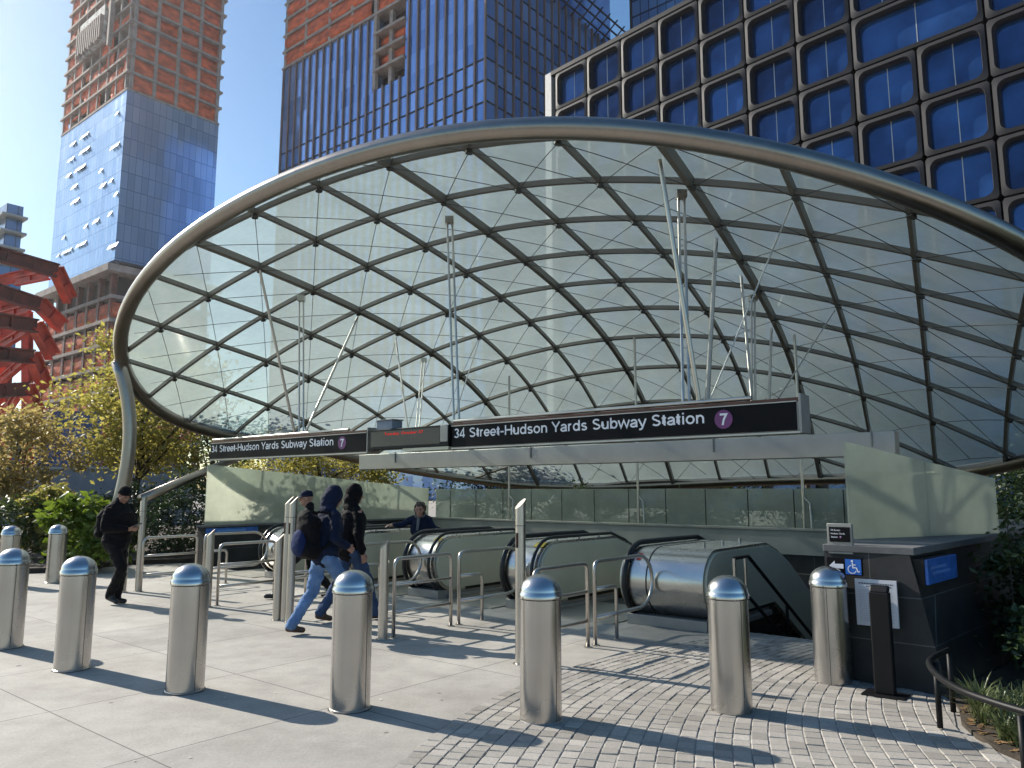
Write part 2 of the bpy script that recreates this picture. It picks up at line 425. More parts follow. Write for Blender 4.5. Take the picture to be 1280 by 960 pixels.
def text(name, body, m, parent, loc, width=None, height=.15, rot=(R(90), 0, 0), bold=.02, ext=.003, align='LEFT', fixed=True):
    cu = bpy.data.curves.new(name, 'FONT'); cu.body = body; cu.size = 1; cu.offset = bold; cu.extrude = 0
    cu.align_x = align; cu.resolution_u = 3
    to = bpy.data.objects.new(name, cu); COL.objects.link(to)
    dg = bpy.context.evaluated_depsgraph_get(); dg.update()
    me = bpy.data.meshes.new_from_object(to.evaluated_get(dg)); bpy.data.objects.remove(to)
    co = np.array([v.co[:] for v in me.vertices]); 
    caph = .72
    k = height / caph
    kx = k if width is None else width / (co[:, 0].max() - co[:, 0].min())
    x0 = co[:, 0].min() if align == 'LEFT' else 0
    for v in me.vertices: v.co = ((v.co.x - x0) * kx, v.co.y * k, 0)
    me.materials.append(M[m]); me.name = name
    o = bpy.data.objects.new(name, me); COL.objects.link(o); o.parent = parent
    o.location = loc; o.rotation_euler = rot
    if ext:
        so = o.modifiers.new('thick', 'SOLIDIFY'); so.thickness = ext; so.offset = 0
    return o

def arc(cx, cy, rx, ry, a0, a1, n=12): return [(cx + rx * math.cos(R(a)), cy + ry * math.sin(R(a))) for a in np.linspace(a0, a1, n)]
GL = {  # stroke centre lines of a plain grotesque, cap height .72, x height .52: (advance, strokes)
 '3': (.56, [arc(.27, .53, .16, .14, 160, -90) , arc(.27, .195, .18, .15, 90, -160), ]),
 '4': (.56, [[(.37, 0), (.37, .70), (.06, .22), (.06, .17), (.50, .17)]]),
 '7': (.56, [[(.05, .665), (.48, .665), (.30, .34), (.22, 0)]]),
 'S': (.66, [arc(.33, .53, .205, .14, 25, 260, 12) + arc(.33, .19, .22, .145, 80, -155, 12)]),
 't': (.32, [[(.15, .66), (.15, .12)] + arc(.23, .12, .08, .075, 180, 285, 6), [(.02, .475), (.29, .475)]]),
 'r': (.37, [[(.10, 0), (.10, .52)], arc(.27, .28, .17, .195, 180, 85, 8)]),
 'e': (.55, [[(.07, .25), (.475, .25)] + arc(.275, .26, .205, .22, 0, 320, 18)]),
 '-': (.36, [[(.04, .26), (.32, .26)]]),
 'H': (.71, [[(.11, 0), (.11, .72)], [(.60, 0), (.60, .72)], [(.11, .37), (.60, .37)]]),
 'u': (.57, [[(.10, .52), (.10, .2)] + arc(.275, .2, .175, .16, 180, 330, 9) + [(.46, .2)], [(.465, .52), (.465, 0)]]),
 'd': (.59, [arc(.28, .26, .195, .22, 0, 360, 20), [(.485, 0), (.485, .72)]]),
 'b': (.59, [arc(.31, .26, .195, .22, 0, 360, 20), [(.105, 0), (.105, .72)]]),
 's': (.51, [arc(.255, .375, .15, .10, 25, 260, 10) + arc(.255, .15, .165, .11, 80, -155, 10)]),
 'o': (.58, [arc(.29, .26, .21, .22, 0, 360, 22)]),
 'n': (.57, [[(.105, 0), (.105, .52)], arc(.285, .29, .175, .185, 180, 0, 10) + [(.46, 0)]]),
 'Y': (.65, [[(.04, .72), (.325, .31), (.61, .72)], [(.325, .33), (.325, 0)]]),
 'a': (.55, [arc(.27, .34, .175, .14, 165, 0, 9) + [(.445, .12), (.47, .0)], arc(.245, .145, .175, .105, 60, 330, 12) + [(.44, .22)], [(.27, .27), (.44, .30)]]),
 'w': (.78, [[(.03, .52), (.20, .03), (.39, .50), (.58, .03), (.75, .52)]]),
 'y': (.53, [[(.03, .52), (.265, .04)], [(.50, .52), (.25, -.10), (.17, -.155), (.06, -.15)]]),
 'i': (.26, [[(.13, 0), (.13, .52)], [(.13, .62), (.13, .72)]]),
 ' ': (.29, [])}
def lettering(name, body, m, parent, loc, width, height, sw=.112):
    """sign lettering cut from flat strips, one mesh"""
    k = height / .72; adv = sum(GL[c][0] for c in body); kx = width / adv; b = MB(); x = 0; q = 0
    for ch in body:
        for st in GL[ch][1]:
            pts = [Vector((px_, pz_)) for px_, pz_ in st]; q += 1; yy_ = -(q % 4) * .0004
            closed = (pts[0] - pts[-1]).length < 1e-4; n_ = len(pts); L_ = []; R_ = []
            for i in range(n_):
                a = pts[i - 1] if i else (pts[-2] if closed else None); c = pts[i + 1] if i < n_ - 1 else (pts[1] if closed else None)
                d0 = (pts[i] - a).normalized() if a is not None else None; d1 = (c - pts[i]).normalized() if c is not None else None
                if d0 is None: d0 = d1
                if d1 is None: d1 = d0
                t_ = (d0 + d1).normalized() if (d0 + d1).length > .2 else d0; nn_ = Vector((-t_.y, t_.x)); f = 1 / max(.45, abs(nn_.dot(Vector((-d1.y, d1.x)))))
                h = nn_ * sw / 2 * f; L_.append(pts[i] + h); R_.append(pts[i] - h)
            P3 = lambda v: ((x + v.x) * kx, yy_, v.y * k)
            b.add([P3(v) for v in L_] + [P3(v) for v in R_], [(i, n_ + i, n_ + i + 1, i + 1) for i in range(n_ - 1)])
        x += GL[ch][0]
    o = b.build(name, m, parent, 0); o.location = loc
    return o
# ------------------------------------------------------------------ ground
HS0, HS1, HW0, HW1 = -7.2, 6.15, .07, 6.75
def P(s, w, z): return tuple(E(s, w, z))
g = MB(); B_ = 700
for s0, s1, w0, w1 in ((-B_, B_, -B_, HW0), (-B_, HS0, HW0, HW1), (HS1, B_, HW0, HW1), (-B_, B_, HW1, B_)):
    g.quad(P(s0, w0, 0), P(s1, w0, 0), P(s1, w1, 0), P(s0, w1, 0))
struct(g.build('plaza', 'slabs'))
# stairwell pit under the canopy
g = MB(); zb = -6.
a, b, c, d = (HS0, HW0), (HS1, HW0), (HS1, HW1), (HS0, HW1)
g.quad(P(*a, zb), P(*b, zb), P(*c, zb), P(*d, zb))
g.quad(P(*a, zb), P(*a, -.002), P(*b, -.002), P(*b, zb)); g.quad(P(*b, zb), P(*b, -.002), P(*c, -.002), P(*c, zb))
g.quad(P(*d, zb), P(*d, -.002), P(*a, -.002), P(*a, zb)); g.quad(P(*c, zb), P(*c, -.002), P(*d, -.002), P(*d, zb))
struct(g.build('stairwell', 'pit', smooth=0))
# stairs at the right
g = MB()
for k in range(14):
    g.box(4.47, 6.14, .08 + k * .31, .08 + (k + 1) * .31 + .02, -.17 * (k + 1) - .6, -.17 * (k + 1), lambda x, y, z: P(x, y, z))
struct(g.build('stairs', 'stairs', smooth=0))

# granite setts
by = [1.5, 2.5, 3.5, 4.48, 5.30, 5.98, 6.56, 7.36, 8.2, 9.0, 9.8]
bx = [-1.02, -1.02, -.93, -.75, -.55, -.33, .03, .55, 1.4, 2.5, 3.8]
pf = np.polyfit(by, bx, 5)
bez = lambda y: float(np.polyval(pf, y))
def bed_edge(y):   # right limit of the setts
    return float(np.interp(y, [2, 4.5, 5.0, 5.5, 6.1, 6.4], [3.4, 3.15, 3.05, 3.08, 3.40, 3.45]))
def paved(x, y):
    p = Vector((x, y, 0)) - O; w = p.dot(VH); s = p.dot(UH)
    if w > -.02: return False
    if y < 6.36 and x > bed_edge(y) - .03: return False
    if s > 7.05 and y > 6.2: return False
    if s > 6.1 and w > -1.62: return False
    return True
g = MB(); tones = []
rnd = random.Random(3)
for k in range(64):
    off = (k + .5) * .118; y = 1.6 + rnd.random() * .1
    while y < 9.7:
        L = rnd.uniform(.10, .145)
        dx = (bez(y + .05) - bez(y - .05)) / .1
        tl = math.hypot(1, dx); t = Vector((dx / tl, 1 / tl, 0)); nrm = Vector((t.y, -t.x, 0))
        dy = L / tl
        c = Vector((bez(y + dy / 2) + off, y + dy / 2, 0))
        # rows are shifted sideways, so their true width narrows where the curve turns
        wd = .118 * t.y
        y += dy
        if wd < .035: continue
        if not paved(c.x, c.y) or c.y > 9.4: continue
        hw = wd / 2 - .0032; hl = L / 2 - .0032
        jit = lambda: rnd.uniform(-.003, .003)
        top = []; bot = []
        dz = rnd.uniform(-.003, .003); tx = rnd.uniform(-.018, .018); ty = rnd.uniform(-.018, .018)
        for sx, sy in ((-1, -1), (1, -1), (1, 1), (-1, 1)):
            q = c + nrm * (sx * hw + jit()) + t * (sy * hl + jit())
            bot.append((q.x, q.y, .001))
            q2 = c + nrm * (sx * (hw - .005)) + t * (sy * (hl - .005))
            top.append((q2.x, q2.y, .013 + dz + sx * hw * tx + sy * hl * ty))
        mid = [(b0[0], b0[1], .008 + dz) for b0 in bot]
        g.add(bot + mid + top, [(8, 9, 10, 11)] + [(i, (i + 1) % 4, 4 + (i + 1) % 4, 4 + i) for i in range(4)] + [(4 + i, 4 + (i + 1) % 4, 8 + (i + 1) % 4, 8 + i) for i in range(4)])
        tones += [min(1, max(0, rnd.gauss(.5, .2)))] * 9
so = g.build('sett_paving', 'setts', smooth=0)
at_ = so.data.attributes.new('tone', 'FLOAT', 'FACE'); at_.data.foreach_set('value', tones)
struct(so)
# mortar bed below the setts
g = MB(); ys = np.linspace(1.5, 9.0, 40); left = [(bez(y) - .01, y) for y in ys]
for i in range(len(ys) - 1):
    x0, x1 = left[i][0], left[i + 1][0]; y0, y1 = ys[i], ys[i + 1]
    def rlim(y):
        x = 9.
        while x > 0 and not paved(x, y): x -= .02
        return x
    r0, r1 = rlim(y0), rlim(y1)
    if r0 > x0 and r1 > x1: g.quad((x0, y0, .0075), (r0, y0, .0075), (r1, y1, .0075), (x1, y1, .0075))
struct(g.build('sett_bedding', 'mortar'))

# unseen asphalt strip and kerb added behind the viewer to darken steel reflections
g = MB(); g.box(-200, 200, -16, -4, .0035, .004); struct(g.build('added_road', mat('asphalt', (.05, .05, .052), .85, 0, .25, 2, bump=.3), None, 0))
g = MB(); g.box(-200, 200, -4, -3.84, .0, .13); struct(g.build('added_road_kerb', 'curb', None, 0))
# planting beds
g = MB()
poly = [(3.45, 6.36)] + [(bed_edge(y), y) for y in np.linspace(6.2, 3.6, 10)] + [(12, 3.6), (14, 14), (9, 13), (5.75, 8.4)]
g.prism(poly[::-1], -.1, .03)
struct(g.build('planting_bed', 'soil', smooth=0))
g = MB(); q = [gnd(-120, 722), gnd(60, 716), gnd(165, 706), E(-7.9, 1.2), E(-7.6, 7.2), E(7.2, 7.2), E(9, 16), E(-14, 30), Vector((-40, 28, 0)), Vector((-30, 15, 0))]
g.prism([(p.x, p.y) for p in q], -.1, .10)
struct(g.build('shrub_bed', 'soil', smooth=0))

# ------------------------------------------------------------------ canopy
CU = 1.4
c_ang, c_x0, c_y0, c_rv, _sk, q2, q3, r2, r3 = 0.5114, 0.6923, 11.2719, 1.0016, 0, -.0418, -.0577, -.0861, -.124
DEG = [(a, n - a) for n in range(6) for a in range(n + 1)]
CC = [3.0773, -0.6698, -0.0379, -0.453, 0.0729, -1.6046, -0.3169, 0.1994, 0.0441, -0.1215, -0.1282, -0.0328, 0.0176, -0.1227, 0.0288, 0.0204, -0.1184, -0.0213, -0.1954, -0.1789, 0.0734]
def cz(U, V):
    x, y = U / 6, V / 4
    return sum(k * x ** a * y ** b for k, (a, b) in zip(CC, DEG))
def cp(U, V, dz=0.):
    return Vector((CU * (c_x0 + U * math.cos(c_ang) + V * math.sin(c_ang)), CU * (c_y0 - U * math.sin(c_ang) + V * math.cos(c_ang)), CAMZ + CU * cz(U, V) + dz))
def gU(i): a = i - 1; return a + q2 * a * a / 10 + q3 * a ** 3 / 100
def gV(j): b = j - 4; return c_rv * (b + r2 * b * b / 10 + r3 * b ** 3 / 100)
rimpts = [(-5.92, -3.13), (-4.88, -3.66), (-3.73, -4.0), (-2.52, -4.25), (-1.52, -4.36), (-.68, -4.36), (.35, -4.35), (1.26, -4.29), (2.08, -4.22), (2.99, -4.03), (3.44, -3.93), (4.05, -3.73), (4.62, -3.46), (5.17, -3.13), (5.63, -2.73),
          (6.05, -2.2), (6.42, -1.4), (6.62, -.4), (6.65, .6), (6.5, 1.7), (5.95, 2.85), (5.14, 3.8), (3.9, 4.62), (2.4, 5.15), (.9, 5.45), (-.8, 5.5), (-2.56, 5.33), (-3.61, 5.02), (-4.9, 4.35), (-6.16, 2.8), (-6.82, .67), (-7.0, -.71), (-6.95, -1.6), (-6.38, -2.62)]
rc = np.array([-.2, .4])
rp = np.array(rimpts) - rc; th = np.arctan2(rp[:, 1] / 5, rp[:, 0] / 7); rr = np.hypot(rp[:, 1] / 5, rp[:, 0] / 7)
NF = 5
Aa = np.stack([np.ones_like(th)] + [f(k * th) for k in range(1, NF + 1) for f in (np.cos, np.sin)], 1)
fc = np.linalg.lstsq(Aa, rr, rcond=None)[0]
def rimr(t): return fc[0] + sum(fc[2 * k - 1] * math.cos(k * t) + fc[2 * k] * math.sin(k * t) for k in range(1, NF + 1))
def rimuv(t, rho=1.): r = rimr(t) * rho; return rc[0] + 7 * r * math.cos(t), rc[1] + 5 * r * math.sin(t)
def inside(U, V):
    x, y = (U - rc[0]) / 7, (V - rc[1]) / 5
    return math.hypot(x, y) < rimr(math.atan2(y, x))

can = thing('subway_canopy', 'large curved glass canopy on a steel rim over the subway entrance', 'canopy', cp(0, .4).xy.to_3d())
NT_ = 160
rim = MB(); rim.tube([cp(*rimuv(2 * math.pi * k / NT_)) for k in range(NT_)], .145, 16, closed=True)
rim.build('rim_tube', 'steel_rim', can, 180, world=True)
g = MB(); NR = 26; NA = 120
vs = [cp(*rc, .05)]
for r_ in range(1, NR + 1):
    for k in range(NA): vs.append(cp(*rimuv(2 * math.pi * k / NA, r_ / NR * .992), .05))
fs = [(0, 1 + k, 1 + (k + 1) % NA) for k in range(NA)]
for r_ in range(NR - 1):
    for k in range(NA):
        a = 1 + r_ * NA + k; b = 1 + r_ * NA + (k + 1) % NA; fs.append((a, a + NA, b + NA, b))
g.add(vs, fs); g.build('glass_shell', 'canopy_glass', can, 180, world=True)
def nrm(U, V):
    e = .02
    return (cp(U + e, V) - cp(U - e, V)).cross(cp(U, V + e) - cp(U, V - e)).normalized()
def sweep_in(fn, lo, hi, n=140):
    """points of a grid line that lie inside the rim"""
    ts = np.linspace(lo, hi, n); seg = [t for t in ts if inside(*fn(t))]
    if len(seg) < 3: return []
    return list(np.linspace(seg[0] - .02, seg[-1] + .02, max(6, int((seg[-1] - seg[0]) * 4))))
for i in range(-7, 10):
    fn = lambda t, i=i: (gU(i), t)
    ts = sweep_in(fn, -5.5, 6.2)
    if ts:
        big = i in (-2, 1, 4)
        b = MB(); b.bar([cp(*fn(t), .035) for t in ts], .092 if big else .058, .13 if big else .09, [nrm(*fn(t)) for t in ts])
        b.build('rib', 'rib', can, 30, world=True)
for j in range(-1, 11):
    fn = lambda t, j=j: (t, gV(j))
    ts = sweep_in(fn, -8, 8)
    if ts:
        b = MB(); b.bar([cp(*fn(t), .028) for t in ts], .058, .085, [nrm(*fn(t)) for t in ts])
        b.build('rib', 'rib', can, 30, world=True)
# tension cables through the diagonals
for sg in (1, -1):
    for k0 in range(-20, 22):
        pts = []
        line = []
        for i2 in range(-32, 40):
            i = i2 / 4.; j = (k0 - i) if sg < 0 else (k0 + i)
            if j < -2 or j > 12: continue
            u, v = gU(i), gV(j)
            if inside(u, v): line.append(cp(u, v, -.10))
        if len(line) > 4:
            b = MB(); b.tube(line, .0065, 5); b.build('bracing_cable', 'cable', can, 180, world=True)
# clamps where the ribs cross
cl = []
for i in range(-7, 10):
    for j in range(-1, 11):
        u, v = gU(i), gV(j)
        if inside(u, v) and inside(u * 1.03, v * 1.03): cl.append((cp(u, v, -.085).length, u, v))
cl.sort(); cme = None
for _, u, v in cl[:100]:
    if cme is None:
        b = MB(); b.lathe([(.055, 0), (.055, .03), (.035, .045), (.035, .10)], 12); co_ = b.build('rib_clamp', 'cable', can, 30); cme = co_.data
    else:
        co_ = bpy.data.objects.new('rib_clamp', cme); COL.objects.link(co_); co_.parent = can
    co_.location = cp(u, v, -.125) - can.location; co_.rotation_mode = 'QUATERNION'; co_.rotation_quaternion = nrm(u, v).to_track_quat('Z', 'Y')
# curved columns at the two tips of the rim
def bez3(p0, p1, p2, n=14): return [p0 * (1 - t) ** 2 + p1 * 2 * t * (1 - t) + p2 * t * t for t in np.linspace(0, 1, n)]
ptl = at(147, 452, 16.3); pml = at(168, 560, 16.3); pfl = at(118, 700, 16.3); pfl.z = 0
b = MB(); b.tube(bez3(ptl, pml * 1. + Vector((.35, 0, 0)), pfl), .14, 14); b.build('column', 'steel_rim', can, 180, world=True)
pr = cp(*rimuv(-.55)); b = MB(); b.tube(bez3(pr, pr + Vector((-.5, 0, -2.2)), Vector((pr.x + .3, pr.y, 0))), .14, 14); b.build('column', 'steel_rim', can, 180, world=True)
# raking strut at the left
b = MB(); p0 = at(176, 624, 16.6); p1 = at(300, 571, 20.3); b.tube([p0, p1], .10, 12); b.build('raking_strut', 'steel_rim', can, 180, world=True)

def canray(px, py, dz=-.1):
    """where the sight line through a node of the grid meets the canopy surface"""
    r = ray(px, py); prev = None
    for t in np.arange(6, 34, .03):
        p = r * t; X, Y = p.x / CU - c_x0, p.y / CU - c_y0
        U = X * math.cos(c_ang) - Y * math.sin(c_ang); V = X * math.sin(c_ang) + Y * math.cos(c_ang)
        if abs(U) < 9 and abs(V) < 7:
            gz = p.z / CU - cz(U, V)
            if prev is not None and prev * gz < 0: return cp(U, V, dz)
            prev = gz
    return None
SIGNTOP = 2.70; BEAMTOP = 2.47
def hang(px, py, s, w, z, r=.026, pair=0):
    p = canray(px, py)
    if p is None: return
    q = E(s, w, z); d = (q - p).normalized(); side = d.cross(Vector((0, 1, 0))).normalized() * pair / 2
    b = MB()
    if pair:
        b.tube([p + side, q + side], r * .8, 8); b.tube([p - side, q - side], r * .8, 8)
        b.box(-.07, .07, -.07, .07, -.09, .02, lambda x, y, z, p=p: (p.x + x, p.y + y, p.z + z))
    else: b.tube([p, q], r, 8)
    b.build('hanger_rod', 'steel_rail', can, 60, world=True)
hang(824, 190, 4.20, .12, SIGNTOP, .032); hang(851, 231, 4.02, .12, SIGNTOP, .026, .08); hang(895, 291, 4.30, .12, SIGNTOP, .032)
hang(926, 338, 3.95, 2.5, BEAMTOP, .026); hang(941, 364, 3.93, 2.5, BEAMTOP, .022, .06); hang(964, 404, 4.15, 2.5, BEAMTOP, .026)
hang(562, 265, 0., .12, SIGNTOP, .024, .085)
hang(325, 331, -4.35, .12, SIGNTOP, .026); hang(377, 365, -4.15, .12, SIGNTOP, .022, .085); hang(447, 391, -4.05, .12, SIGNTOP, .026)
hang(495, 420, -3.6, 2.5, BEAMTOP, .022); hang(530, 443, -3.45, 2.5, BEAMTOP, .02, .07)
hang(990, 244, 4.32, .12, SIGNTOP, .010); hang(1043, 381, 5.2, .12, SIGNTOP, .010); hang(600, 417, -.1, .12, SIGNTOP, .012)
CURBZ = .88
for s in (-4.45, -.6, 3.15):   # slim posts that stand on the kerb behind the stairwell
    q = E(s, 6.82, CURBZ); U = None
    p = q.copy()
    X, Y = p.x / CU - c_x0, p.y / CU - c_y0
    U = X * math.cos(c_ang) - Y * math.sin(c_ang); V = X * math.sin(c_ang) + Y * math.cos(c_ang)
    top = cp(U, V, -.06); b = MB(); b.tube([q, top], .03, 8)
    mid = q + Vector((0, 0, .62)); b.tube([mid, mid + UH * .13 + Vector((0, 0, -.12)), q + UH * .14], .022, 8)
    b.build('slim_post', 'steel_rail', can, 60, world=True)

# ------------------------------------------------------------------ box beam behind the sign
t = ethings('box_beam', 'long grey stainless box beam hung behind and below the station signs', 'beam', -5.2, 2.5, 2.1)
def BZ(): return 2.085
b = MB(); b.box(-5.2, 5.9, 2.42, 2.66, 2.09, 2.42, P); b.build('beam_body', 'steel_beam', t, 30, .008, True)
for s in (-4.0, -.3, 3.3, 5.6):
    b = MB(); b.box(s, s + .02, 2.400, 2.418, 2.22, 2.45, P); b.build('cleat', 'gray_plate', t, 0, 0, True)

# ------------------------------------------------------------------ station signs
FZ0, FZ1 = 2.295, 2.635
def station_sign(s0, s1, label, cs):
    t = ethings('station_sign', label, 'sign', s0, 0, FZ0)
    L = s1 - s0; h = FZ1 - FZ0
    b = MB(); b.box(0, L - .03, .012, .26, .0, h); b.build('sign_case', 'gray_plate', t, 30, .006)
    b = MB(); b.box(.015, L - .06, .0, .0118, .012, h - .004); b.build('sign_face', 'sign_black', t, 0)
    b = MB(); b.box(0, L - .03, .02, .24, h + .002, h + .05); b.build('top_trim', 'sign_trim', t, 30)
    b = MB(); b.box(0, L - .05, -.006, .012, h - .003, h + .008); b.build('edge_trim', 'steel_beam', t, 30)
    b = MB(); b.tube([(0, .06, h + .085), (L - .6, .06, h + .085)], .028, 10); b.build('top_pipe', 'steel_rail', t)  # plain steel pipe above the sign face, gives no light
    b = MB(); b.box(0, L - .02, -.004, .27, -.022, -.001); b.build('bottom_trim', 'steel_beam', t, 30)
    b = MB(); b.box(L - .029, L, -.005, .29, -.022, h + .09); b.build('end_cap', 'gray_plate', t, 30, .004)
    xw = .055; sent = '34 Street-Hudson Yards Subway Station'; ux = 4.27 / sum(GL[c_][0] for c_ in sent)
    for wd_ in sent.split(' '):
        aw = sum(GL[c_][0] for c_ in wd_) * ux
        lettering('lettering', wd_, 'white', t, (xw, -.0015, .152), aw, .146); xw += aw + GL[' '][0] * ux
    b = MB(); n = 40; rad = .115
    b.v = [(cs + rad * math.cos(2 * math.pi * k / n), y, .185 + rad * math.sin(2 * math.pi * k / n)) for y in (-.005, -.0005) for k in range(n)]
    b.f = [tuple(range(n))] + [(k, n + k, n + (k + 1) % n, (k + 1) % n) for k in range(n)]
    disc = b.build('route_disc', 'purple', t, 30)
    lettering('numeral', '7', 'white', disc, (cs - .055, -.0065, .115), .11, .14, .13)
    return t
station_sign(0, 5.5, 'long black station sign with white lettering, nearest to the viewer, above the escalators', 4.565)
station_sign(-7.3, -2.02, 'black station sign with white lettering at the far left end of the sign line', 4.565)
t = ethings('led_display', 'dark message display with red glowing text between the two station signs', 'display', -2.0, 0, FZ0)
b = MB(); b.box(.0, 1.97, -.03, .27, .03, .37); b.build('housing', 'black', t, 30, .008)
b = MB(); b.box(.10, 1.78, -.036, -.031, .075, .335); b.build('screen', mat('led_screen', (.035, .028, .026), .25), t, 0)
b = MB(); b.box(.9, 1.96, -.02, .25, -.022, .026); b.build('tray', 'steel_olive', t, 30)
text('led_text', 'Tuesday, October 27', 'led_red', t, (.45, -.0385, .265), .95, .045, bold=0, ext=0)
b = MB(); b.box(1.80, 1.965, -.05, -.037, .10, .36); b.build('bracket', 'gray_plate', t, 30, .005)
t = ethings('junction_box', 'small blue grey box mounted on top of the message display', 'box', -1.58, .1, FZ0 + .37)
b = MB(); b.box(-.2, .2, -.12, .12, 0, .15); b.build('box_case', mat('box_paint', (.16, .20, .26), .5), t, 30, .01)
b = MB(); b.box(-.215, .215, -.135, .135, .151, .172); b.build('box_lid', 'gray_plate', t, 30, .005)

# ------------------------------------------------------------------ kerb walls and glass round the stairwell
t = ethings('kerb_wall', 'pale granite kerb running behind the escalators under the glass screen', 'wall', -.5, 6.85, 0)
b = MB(); b.box(HS0 - .25, 6.3, 6.76, 7.0, .36, CURBZ - .05, P); b.build('kerb_band', 'curb', t, 30, .006, True)
b = MB(); b.box(HS0 - .25, 6.3, 6.73, 7.02, CURBZ - .048, CURBZ, P); b.build('coping', 'curb', t, 30, .006, True)
b = MB(); b.box(HS0 - .25, 6.3, 6.79, 6.98, -3., .358, P); b.build('wall_base', 'stone', t, 0, 0, True)
t = ethings('side_wall', 'dark stone wall along the left side of the stairwell', 'wall', HS0 - .12, 3, 0)
b = MB(); b.box(HS0 - .25, HS0 - .01, -.1, 6.72, -4, CURBZ - .042, P); b.build('wall_body', 'stone', t, 0, 0, True)
b = MB(); b.box(HS0 - .28, HS0 + .02, -.13, 6.72, CURBZ - .04, CURBZ, P); b.build('coping', 'cap_stone', t, 30, .005, True)
t = ethings('notice_board', 'blue notice strip fixed to the dark side wall left of the escalators', 'sign', HS0 + .01, .3, .7)
b = MB(); b.box(HS0 - .005, HS0 + .012, -.05, 1.2, .70, .815, P); b.build('panel', 'blue_plaque', t, 0, 0, True)
b = MB(); b.box(HS0 + .0125, HS0 + .015, .2, .9, .735, .78, P); b.build('pale_stripe', mat('pale_blue', (.10, .28, .62), .5), t, 0, 0, True)

t = ethings('glass_screen', 'row of low fritted glass panes standing on the kerb behind the escalators', 'glass screen', -.5, 6.85, CURBZ)
sj = [-7.2, -6.62, -5.66, -4.7, -3.75, -2.79, -1.83, -.88, .08, 1.04, 1.99, 2.95, 3.91, 4.87, 5.83, 6.3]
for s0, s1 in zip(sj[:-1], sj[1:]):
    b = MB(); b.box(s0 + .012, s1 - .012, 6.86, 6.884, CURBZ + .002, 1.665, P); b.build('pane', 'screen_glass', t, 0, 0, True)
for s in sj[1:-1]:
    b = MB(); b.box(s - .009, s + .009, 6.862, 6.882, CURBZ + .002, 1.64, P); b.build('joint', 'black', t, 0, 0, True)
def raked(name, label, p0, p1, z0, za, zb_, n, matn):
    """a glass wing wall, tall in front and lower behind"""
    t = thing(name, label, 'glass wall', ((p0.x + p1.x) / 2, (p0.y + p1.y) / 2, z0))
    d = (p1 - p0); nn = Vector((d.y, -d.x, 0)).normalized() * .012
    for k in range(n):
        f0, f1 = k / n, (k + 1) / n - .004 / max(d.length, .1) * 1
        a0 = p0 + d * f0; a1 = p0 + d * f1; h0 = za + (zb_ - za) * f0; h1 = za + (zb_ - za) * f1
        v = []
        for q, zt in ((a0, h0), (a1, h1)):
            for sg in (1, -1):
                v += [(q.x + nn.x * sg, q.y + nn.y * sg, z0), (q.x + nn.x * sg, q.y + nn.y * sg, zt)]
        b = MB(); b.add(v, [(0, 1, 5, 4), (2, 6, 7, 3), (1, 3, 7, 5), (0, 4, 6, 2), (0, 2, 3, 1), (4, 5, 7, 6)])
        b.build('pane', matn, t, 0, 0, True)
    return t
raked('glass_wing', 'tall fritted glass wall along the left side of the stairwell, dappled by tree shade', E(HS0 - .13, -.02), E(HS0 - .13, 6.7), CURBZ + .002, 2.19, 1.68, 3, 'wing_glass')
raked('glass_wing', 'tall sunlit fritted glass wall standing on the dark stone block at the right', Vector((3.31, 7.62, 0)), Vector((5.46, 8.72, 0)), 1.152, 2.11, 1.76, 2, 'wing_glass')

# dark stone block at the right of the stairs
L0 = E(6.15, -1.6); B0 = E(7.09, -1.64); C0 = Vector((5.62, 8.42, 0)); D0 = Vector((8.6, 12.4, 0)); K0 = E(6.15, 6.70)
poly0 = [(p.x, p.y) for p in (L0, B0, C0, D0, K0)]
B1 = E(6.86, -1.58); L1 = E(6.16, -1.56); C1 = Vector((5.36, 8.62, 0)); K1 = E(6.16, 6.70)
poly1 = [(p.x, p.y) for p in (L1, B1, C1, D0, K1)]
t = thing('stone_block', 'dark battered stone block with a sloping front corner right of the stairs', 'wall', (L0.x + 1, L0.y, 0))
b = MB(); b.prism(poly0, -2.5, 0.001); b.v += []; b.build('footing', 'stone', t, 0, 0, True)
b = MB(); b.prism(poly0, .0015, 1.085, poly1); b.build('block', 'stone', t, 0, 0, True)
b = MB(); b.prism([(x + (.03 if i in (1, 2) else -.02), y - .02) for i, (x, y) in enumerate(poly1)], 1.087, 1.15); b.build('cap', 'cap_stone', t, 0, .006, True)

# signs on the block
WF = -1.6
t = ethings('direction_sign', 'small black sign with a white arrow and a blue wheelchair symbol on the dark stone', 'sign', 6.21, WF - .045, .90)
b = MB(); b.box(0, .29, -.02, .02, 0, .145); b.build('plate', 'sign_black', t, 0, .003)
b = MB(); b.box(.155, .285, -.0225, -.0205, .008, .137); tile = b.build('symbol_tile', 'blue_sign', t, 0)
ar = [(.02, .0725), (.068, .118), (.068, .092), (.14, .092), (.14, .053), (.068, .053), (.068, .027)]
b = MB(); b.v = [(x, -.0225, z) for x, z in ar]; b.f = [(0, 1, 6), (1, 2, 5, 6), (2, 3, 4, 5)]; b.build('arrow', 'white', t, 0)
ax, az = .155, .008
b = MB(); yy = -.0245
def dot(cx, cz_, r, n=16): b.add([(cx + r * math.cos(2 * math.pi * k / n), yy, cz_ + r * math.sin(2 * math.pi * k / n)) for k in range(n)], [tuple(range(n))])
